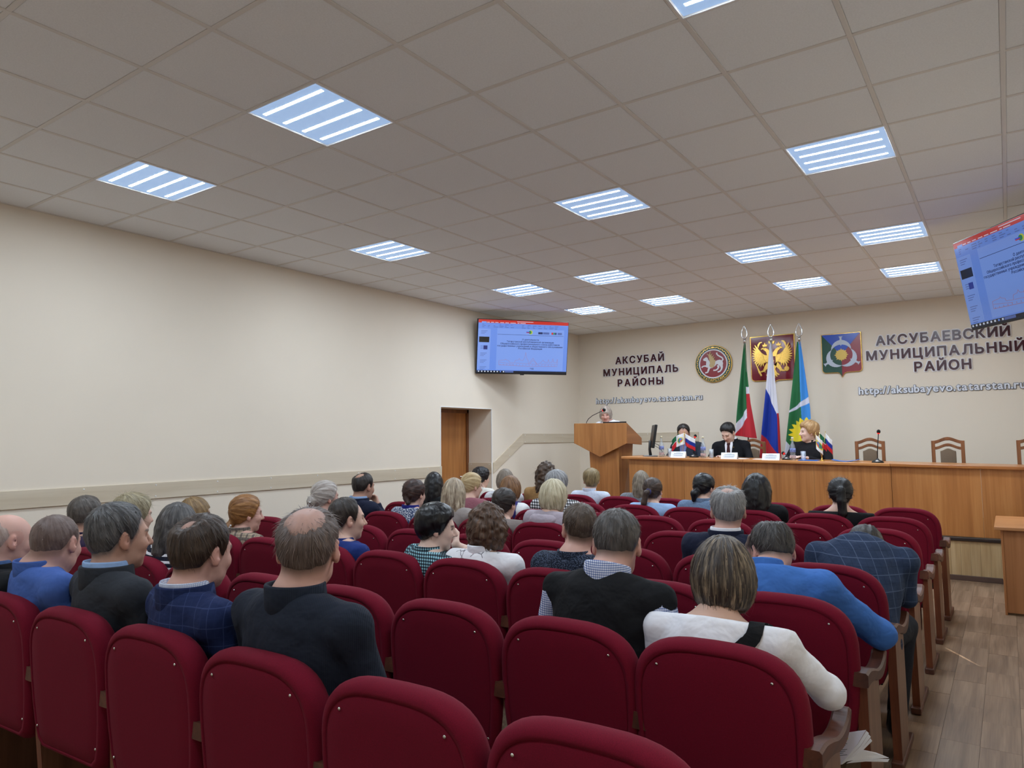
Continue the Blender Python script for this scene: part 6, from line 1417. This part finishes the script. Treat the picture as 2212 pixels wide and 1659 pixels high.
# ---------------- fourth row from the back
m = cloth_mat('blue_window_jacket', 'window', (44, 57, 82), (98, 112, 140), (30, 38, 58), 13)
yb = ry(3, 0); E1 = wp(1958, 1290, yb+.55); W1 = E1+np.array([-.22, .20, .02])
person('jktbow', 'man in blue checked jacket bent far forward at the aisle', 1868, 1140, yb, dict(near, dy=.70, phi=0, pitch=62, hs=1.03, skin='pink', w=1.20, d=1.1, neck=.0, fwd=.15, cloth=m, top='jacket', armR=(E1, W1, 'w'), hipy=yb+.25, shz=.86, hump=True, kneeR=wp(1952, 1352, yb+.66), ankR=on_plane(1938, 1548, 2, .09), collars=[('jacket_collar', m, .070, .080, -.028, .012)], hair=Hh('short', (26, 24, 24), (70, 66, 64), t=.012, top=.006, wisps=500, wl=.03), scalp=(60, 50, 46)))
person('greyman', 'grey-haired man in navy suit seen squarely from behind', 1571, 1053, ry(3, 1), dict(near, phi=-2, pitch=4, hs=1.06, skin='pink', w=1.08, cloth=M_NAVYS, top='suit_jacket', collars=[COL(M_WHITC, 'shirt_collar', .063, .034), ('jacket_collar', M_NAVYS, .071, .081, -.028, .02)], hair=Hh('short', (92, 90, 90), (176, 174, 172), t=.012, top=.006, bald=((0, -.05, .105), .016, .05), wisps=1000, wl=.028, con=.35), bare=.45, scalp=(150, 130, 120)))
t_, info = person('whitebun', 'woman with silver hair in a clipped twist by the left wall', 705, 1042, ry(3, 7), dict(mid, phi=64, turn=8, fem=True, hh=.014, skin='pink', cloth=M_BLKC, top='blouse', hair=Hh('short', (134, 122, 114), (222, 216, 210), t=.018, top=.010, line='nape', axis=BACK, tails=[(((0, -.10, .0), (0, -.125, -.03), (0, -.118, -.07)), (.035, .04, .03)), (((0, -.13, .0), (0, -.165, .01)), (.015, .004))], wisps=400, wl=.05)))
for q in range(5): obj('hair_clip', MB().ball(info['w']((-.012+.012*q, -.158, -.02-.004*q)), .007, 8, 6).mesh('hair_clip', True), M_CHR, t_)
# ---------------- fourth row from the stage
E1 = wp(822, 1112, ry(4, 8)+.5); W1 = wp(816, 1090, ry(4, 8)+.42)
person('balding', 'man in navy suit with a bald crown, hand at his chin by the left wall', 786, 1023, ry(4, 8), dict(mid, phi=48, turn=6, hs=1.04, pitch=8, skin='tan', cloth=M_NAVYS, top='suit_jacket', armR=(E1, W1, 'w'), hands=[1], hdir={1: (-.6, .2, .5)}, palm={1: (-.3, -.8, .2)}, curl=1.0, collars=[COL(M_LBLUE, 'shirt_collar'), ('jacket_collar', M_NAVYS, .071, .081, -.028, .018)], hair=Hh('short', (24, 20, 20), (64, 56, 52), t=.011, top=.005, bald=((0, -.065, .098), .026, .04), wisps=400, wl=.03), bare=.8, scalp=(120, 92, 76)))
m = cloth_mat('blue_white_fleck', 'tweed', (60, 76, 110), (206, 212, 222), scale=110)
bc = [(.062*math.cos(a)-.01, -.085-.02*math.cos(a), .012+.062*math.sin(a)) for a in np.linspace(-2.4, 2.2, 12)]
person('braid', 'woman with a dark braided updo in blue and white fleck knit', 896, 1037, ry(4, 7), dict(mid, phi=40, turn=4, fem=True, hh=.014, cloth=m, top='fleck_sweater', collars=[('collar', cloth_mat('royal_collar', 'plain', (36, 40, 120)), .054, .064, -.02, .022)], hair=Hh('short', (32, 20, 18), (84, 54, 44), t=.016, top=.006, line='nape', axis=BACK, tails=[(bc, [.016+.004*(i % 2) for i in range(12)]), (((0, -.10, -.04), (.02, -.11, -.075)), (.03, .022))], wisps=350, wl=.04)))
person('blondlong', 'woman with long streaked blonde hair in grey top, left of centre', 981, 1034, ry(4, 6), dict(mid, phi=12, fem=True, hh=.014, cloth=cloth_mat('warm_grey_knit', 'plain', (150, 142, 138)), top='sweater', hair=Hh('long', (110, 92, 74), (222, 206, 178), len=.21, w=.098, bw=.096, con=.6, wisps=400, wl=.06, axis=(0, -.2, .95))))
m = cloth_mat('grey_beige_top', 'plain', (140, 130, 126))
t_, info = person('lowpony', 'woman with a dark low ponytail and beaded hair clip in grey', 1090, 1056, ry(4, 5), dict(mid, phi=32, turn=4, fem=True, hh=.012, cloth=m, top='blouse', hair=Hh('short', (24, 19, 18), (66, 54, 48), t=.015, top=.005, line='nape', axis=BACK, tails=[(((0, -.10, -.05), (0, -.125, -.08), (.005, -.125, -.16), (.0, -.12, -.23)), (.032, .026, .024, .010))], wisps=300, wl=.05)))
for q in range(6): obj('bead', MB().ball(info['w']((.028*math.cos(q*.6-.2), -.13, -.058+.02*math.sin(q*.6-.2))), .006, 8, 6).mesh('bead', True), M_WHITE, t_)
m = cloth_mat('lilac_hoodie', 'plain', (166, 156, 166))
t_, info = person('hoodie', 'woman with a pale blonde bob in a lilac grey hoodie', 1198, 1037, ry(4, 4), dict(mid, phi=48, turn=10, pitch=8, fem=True, hh=.016, w=1.12, d=1.1, cloth=m, top='hoodie', pad=.006, hair=Hh('bob', (150, 138, 108), (232, 224, 196), w=.100, bw=.100, bot=-.10, top=.004, face=(.075, .095, .10), wisps=400, wl=.06, axis=(0, -.3, .95), rough=.002)))
f = Field(*[np.arange(a-.24, a+.24, .016) for a in info['tp'](.92, 0, -.1)]); f.ell(info['tp'](.94, 0, -.085), (.13, .07, .055), None, .03); f.ell(info['tp'](.86, 0, -.115), (.10, .05, .08), None, .04); f.ell(info['tp'](1.02, 0, -.06), (.075, .05, .035), None, .02, 'sub')
V, Q = f.mesh(); obj('hood', np_mesh('hood', V, Q), m, t_)
# ---------------- third row from the stage
person('blacklong', 'woman with long straight black hair beside the doorway', 938, 1021, ry(5, 8), dict(far, phi=14, fem=True, hh=.012, cloth=M_BLKC, top='blouse', hair=Hh('long', (9, 9, 11), (30, 30, 34), len=.27, w=.094, bw=.092, gl=.3, wisps=150, groove=.003)))
m = cloth_mat('mauve_sweater', 'plain', (140, 88, 98))
t_, info = person('mauve', 'woman in mauve sweater, blonde hair tied with a burgundy band', 1020, 1023, ry(5, 7), dict(far, phi=58, turn=4, pitch=10, fem=True, hh=.012, glasses=True, cloth=m, top='sweater', hair=Hh('short', (150, 124, 84), (224, 202, 158), t=.015, top=.006, line='nape', axis=BACK, tails=[(((0, -.10, -.02), (0, -.14, -.05), (0, -.135, -.13)), (.03, .026, .012))], wisps=250, wl=.05)))
obj('hair_tie', MB().tube([info['w']((.026*math.cos(a), -.13, -.03+.026*math.sin(a))) for a in np.linspace(0, 2*math.pi, 13)], .013, 8, False).mesh('hair_tie', True), cloth_mat('burgundy_band', 'plain', (88, 22, 36)), t_)
m = cloth_mat('white_navy_top', 'plain', (222, 222, 224))
t_, info = person('brownbob', 'woman with a chestnut bob in white top with navy shoulder band', 1104, 1029, ry(5, 6), dict(far, phi=30, turn=6, pitch=8, fem=True, hh=.014, cloth=m, top='sweater', hair=Hh('bob', (84, 54, 32), (166, 122, 80), w=.098, bw=.094, bot=-.075, wisps=300, wl=.05)))
strap(info, [info['tp'](.95, .10, .05), info['tp'](.98, .12, -.03), info['tp'](.80, .14, -.10), info['tp'](.6, .15, -.12)], .04, cloth_mat('navy_band', 'plain', (54, 50, 110)), t_, 'shoulder_band')
m = cloth_mat('black_white_check', 'check', (226, 226, 228), (120, 120, 124), (24, 24, 28), 40)
person('greychk', 'woman with short grey hair in black and white check', 1203, 1019, ry(5, 5), dict(far, phi=26, fem=True, hh=.014, w=1.08, cloth=m, top='checked_blouse', hair=Hh('short', (84, 84, 86), (196, 196, 198), t=.022, top=.010, line='nape', wisps=400, wl=.04, mess=.3, con=.5)))
# ---------------- second row from the stage
person('greybrown', 'woman with short greyish brown hair before the left wall rail', 1092, 1014, ry(6, 7), dict(far, phi=16, fem=True, hh=.014, cloth=cloth_mat('pale_blouse', 'plain', (208, 210, 216)), top='blouse', hair=Hh('bob', (96, 84, 72), (156, 144, 130), w=.094, bw=.09, bot=-.075, wisps=250, wl=.04)))
person('curlylong', 'woman with long wavy dark brown hair and tan top', 1179, 999, ry(6, 6), dict(far, phi=4, fem=True, hh=.02, cloth=cloth_mat('tan_top', 'plain', (150, 116, 74)), top='blouse', hair=Hh('long', (40, 28, 22), (104, 80, 60), len=.27, w=.104, bw=.104, top=.008, rough=.014, ns=60, wisps=700, wl=.06, mess=.5, lift=.014, groove=.008)))
t_, info = person('ponyblue', 'woman with a brown ponytail in a light blue sweater', 1410, 1033, ry(6, 4), dict(far, phi=18, fem=True, hh=.010, cloth=cloth_mat('light_blue_sweater', 'plain', (150, 178, 216)), top='sweater', hair=Hh('short', (40, 29, 25), (90, 70, 58), t=.012, top=.004, line='nape', axis=BACK, tails=[(((0, -.11, .0), (-.02, -.15, -.02), (-.04, -.15, -.11), (-.07, -.14, -.20)), (.026, .026, .028, .010))], wisps=250, wl=.04)))
obj('hair_tie', MB().tube([info['w']((-.005+.022*math.cos(a), -.128, -.005+.022*math.sin(a))) for a in np.linspace(0, 2*math.pi, 13)], .007, 8, False).mesh('hair_tie', True), cloth_mat('blue_band', 'plain', (66, 70, 130)), t_)
person('denim', 'woman with black hair in a low bun and denim jacket', 1521, 1024, ry(6, 3), dict(far, phi=36, turn=4, pitch=10, fem=True, hh=.012, cloth=cloth_mat('denim', 'tweed', (96, 118, 148), (122, 144, 172), scale=240), top='denim_jacket', collars=[('collar', MATS['denim'], .056, .066, -.02, .024)], hair=Hh('short', (10, 11, 14), (34, 36, 42), t=.014, top=.005, line='nape', axis=BACK, gl=.3, tails=[(((0, -.10, -.05), (-.005, -.135, -.07), (-.01, -.135, -.13)), (.03, .036, .018))], wisps=200, wl=.05)))
person('blackjkt', 'woman with full long black hair in a black jacket before the desk', 1634, 1024, ry(6, 2), dict(far, phi=10, fem=True, hh=.016, w=1.08, cloth=M_BLKC, top='jacket', hs=1.06, hair=Hh('long', (7, 7, 9), (26, 26, 30), len=.27, w=.110, bw=.118, top=.004, gl=.3, wisps=200, groove=.003)))
person('ponyblack', 'woman with a black ponytail and black top, nearest the aisle up front', 1814, 1034, ry(6, 1), dict(far, phi=-2, fem=True, hh=.014, w=1.04, cloth=M_BLKC, top='blouse', neckline=(.98, .10), hair=Hh('short', (9, 9, 11), (34, 33, 36), t=.016, top=.006, line='nape', axis=BACK, tails=[(((0, -.11, .045), (0, -.155, .03), (.0, -.155, -.05), (.005, -.14, -.15), (.0, -.13, -.21)), (.03, .032, .036, .034, .012))], wisps=500, wl=.06, mess=.3, lift=.01)))
# ---------------- row nearest the stage
person('blackcurly', 'woman with short curly black hair and white top by the doorway', 1040, 1011, ry(7, 8), dict(far, phi=48, turn=6, fem=True, hh=.02, cloth=cloth_mat('cream_top', 'plain', (216, 214, 206)), top='blouse', hair=Hh('curly', (10, 9, 12), (44, 38, 42), t=.024, top=.012, line='nape', wisps=400, wl=.02, mess=.8, lift=.01)))
m = cloth_mat('pale_stripe_shirt', 'vstripe', (214, 222, 236), (176, 190, 216), scale=70)
person('shortblond', 'person with cropped two-tone blond hair in pale striped shirt before the lectern', 1277, 1014, ry(7, 6), dict(far, phi=-2, fem=True, hh=.012, cloth=m, top='shirt', collars=[('collar', m, .056, .066, -.02, .026)], scalp=(40, 31, 27), hair=Hh('short', (92, 76, 48), (182, 160, 116), t=.016, top=.010, line='nape', wisps=450, wl=.03, con=.55)))
m = cloth_mat('grey_fine_stripe', 'vstripe', (130, 134, 140), (74, 80, 90), scale=60)
person('dkblond', 'woman with long ash blonde hair and grey striped top before the table', 1385, 1018, ry(7, 5), dict(far, phi=4, fem=True, hh=.012, cloth=m, top='blouse', hair=Hh('long', (84, 74, 62), (170, 156, 136), len=.21, w=.09, bw=.088, con=.5, wisps=250, wl=.05)))
# ---------------- people on the stage
G_ = 'people on the stage'
M_SUIT1 = cloth_mat('slate_suit', 'plain', (40, 46, 58)); M_SUIT2 = cloth_mat('black_suit', 'plain', (18, 19, 24))
def front_shirt(info, t_, m_shirt, m_tie, wtop=.10):
    """shirt front and tie showing in the opening of a jacket"""
    tp, fo, us, bx = info['tp'], info['fo'], info['us'], info['bx']; me = info['top'].data
    co = np.empty(len(me.vertices)*3, np.float32); me.vertices.foreach_get('co', co); co = co.reshape(-1, 3); o = tp(0)
    L = np.stack([(co-o)@bx, (co-o)@fo, (co-o)@us], 1); Ls = np.linalg.norm(tp(1)-tp(0))
    def front(a, q):
        d = (L[:, 0]-a)**2+(L[:, 2]-q*Ls)**2; i = np.nonzero(d < .03**2)[0]; i = i if len(i) else np.argsort(d)[:6]; return L[i, 1].max()
    def strip(name, prof, off, m):
        rings = []
        for q, hw in prof:
            r = [np.array([a, front(a, q)+off, q*Ls]) for a in np.linspace(-hw, hw, 5)]
            r += [p-np.array([0, .012, 0]) for p in r[::-1]]; rings.append([o+bx*p[0]+fo*p[1]+us*p[2] for p in r])
        obj(name, MB().loft(rings).mesh(name, True), m, t_)
    strip('shirt_front', [(.98, wtop*.5), (.9, wtop*.55), (.75, wtop*.45), (.6, wtop*.3), (.45, wtop*.12)], .006, m_shirt)
    if m_tie: strip('tie', [(.97, .018), (.92, .024), (.88, .016), (.72, .026), (.5, .03)], .012, m_tie)
yst = 10.0
t_, info = person('speaker', 'woman in white speaking at the lectern with short ash grey hair', 1308, 878, yst, dict(mid, dy=0, floor=STAGE_Z, to_cam=True, stand=True, hip=.88, turn=10, phi=186, pitch=16, fem=True, hh=.014, neck=.15, skin='pink', cloth=M_WHITC, top='blouse', arm=((.0, .06, -.26), (.0, .26, -.20), 'l'), group=G_, lips=(170, 92, 90), hair=Hh('bob', (124, 108, 98), (204, 192, 180), w=.098, bw=.094, bot=-.06, face=(.072, .105, .105), fc=(0, .125, -.05), con=.5, wisps=300, wl=.05, axis=(0, -.1, .98))))
t_, info = person('panelman', 'man with glasses in slate suit reading at the left of the table', 1476, 918, yst, dict(mid, dy=.0, floor=STAGE_Z, to_cam=True, turn=8, phi=183, pitch=26, hs=1.02, glasses=True, skin='tan', w=1.08, cloth=M_SUIT1, top='suit_jacket', arm='desk', hands=[-1, 1], curl=.6, group=G_, brow=(40, 30, 26), collars=[COL(M_LBLUE, 'shirt_collar', .063, .03), ('jacket_collar', M_SUIT1, .071, .081, -.028, .014)], cspan=2.2, hair=Hh('short', (22, 19, 19), (58, 52, 50), t=.011, top=.008, line='recede', wisps=300, wl=.025)))
front_shirt(info, t_, cloth_mat('blue_stripe_shirt', 'vstripe', (120, 132, 176), (84, 96, 150), scale=60), None)
t_, info = person('tieman', 'man in black suit with burgundy tie writing at the table', 1572, 916, yst, dict(mid, dy=.0, floor=STAGE_Z, to_cam=True, turn=0, phi=212, pitch=38, roll=4, hs=1.03, skin='pale', w=1.12, cloth=M_SUIT2, top='suit_jacket', arm='desk', hands=[-1, 1], curl=.6, group=G_, brow=(28, 22, 20), neck=.15, hipx=-.02, collars=[COL(M_WHITC, 'shirt_collar', .063, .034), ('jacket_collar', M_SUIT2, .071, .081, -.028, .014)], cspan=2.3, hair=Hh('short', (12, 11, 12), (40, 36, 36), t=.012, top=.014, line='man', wisps=300, wl=.022), scalp=(60, 48, 44)))
front_shirt(info, t_, M_WHITC, cloth_mat('burgundy_tie', 'plain', (64, 34, 36)))
obj('lapel_pin', MB().ball(info['tp'](.84, -.075, .125), .008, 8, 6).mesh('lapel_pin', True), M_GOLD, t_)
t_, info = person('panelwoman', 'woman with puffy blonde hair in black at the right of the table', 1745, 911, yst, dict(mid, dy=.0, floor=STAGE_Z, to_cam=True, turn=14, phi=-112, pitch=2, fem=True, eyes=True, hh=.024, hs=1.02, skin='pale', w=1.16, cloth=cloth_mat('black_blazer', 'plain', (24, 23, 26)), top='blazer', arm='desk', hands=[-1, 1], curl=.5, group=G_, lips=(176, 70, 76), collars=[('collar', M_BLKC, .055, .062, -.02, .02)], hair=Hh('short', (150, 112, 72), (212, 178, 128), t=.030, top=.014, line='nape', wisps=600, wl=.04, mess=.35, lift=.012, con=.45)))
# ================================================================== LOOSE SMALL THINGS
# white booklet with fanned pages sticking out beside the aisle armrest
M_PAGE = mat('white_page', (236, 238, 244), .6); M_COVER = mat('cover_page', (222, 222, 240), .5)
o0 = wp(1815, 1652, 2.72)
t = thing('booklet', 'white booklet with fanned pages sticking out beside the aisle armrest', 'booklet', tuple(o0))
def leaf(name, pts, y, m, lean=.0):
    v = [wp(u_, v_, y+lean*(u_-1812)/100)-o0 for u_, v_ in pts]; n = len(v)
    v2 = [p+np.array([0, .0014, 0]) for p in v]
    f = [tuple(range(n)), tuple(range(2*n-1, n-1, -1))]+[(i, i+n, (i+1) % n+n, (i+1) % n) for i in range(n)]
    return obj(name, MB().add(v+v2, f).mesh(name), m, t)
cv = leaf('cover', [(1806, 1586), (1871, 1577), (1853, 1607), (1816, 1652), (1806, 1652)], 2.70, M_COVER)
for k, pts in enumerate(([(1814, 1652), (1853, 1608), (1871, 1579), (1877, 1584), (1858, 1612), (1820, 1651)], [(1820, 1651), (1858, 1613), (1876, 1586), (1881, 1592), (1862, 1617), (1826, 1647)], [(1824, 1648), (1862, 1617), (1880, 1595), (1884, 1601), (1864, 1621), (1830, 1644)], [(1828, 1645), (1864, 1620), (1892, 1626), (1920, 1637), (1880, 1640), (1845, 1642)], [(1828, 1649), (1845, 1642), (1880, 1640), (1921, 1640), (1918, 1646), (1870, 1645)])):
    leaf('page', pts, 2.705+.006*k, M_PAGE, .02*k)
def on_cover(pts, name, m):
    v = [wp(u_, v_, 2.6985)-o0 for u_, v_ in pts]; n = len(v); v2 = [p+np.array([0, .001, 0]) for p in v]
    obj(name, MB().add(v+v2, [tuple(range(n)), tuple(range(2*n-1, n-1, -1))]+[(i, i+n, (i+1) % n+n, (i+1) % n) for i in range(n)]).mesh(name), m, cv)
on_cover([(1824+8*math.cos(a), 1595+5.5*math.sin(a)) for a in np.linspace(0, 2*math.pi, 17)[:-1]], 'logo', mat('logo_yellow', (214, 206, 90), .5))
on_cover([(1811, 1593), (1826, 1591), (1826, 1597), (1811, 1598)], 'logo_stripe', mat('logo_violet', (120, 110, 180), .5))
for q in range(7): on_cover([(1810, 1607.5+4*q), (1830-(q % 3)*4, 1606+4*q), (1830-(q % 3)*4, 1607.2+4*q), (1810, 1609+4*q)], 'print_line', M_INK)
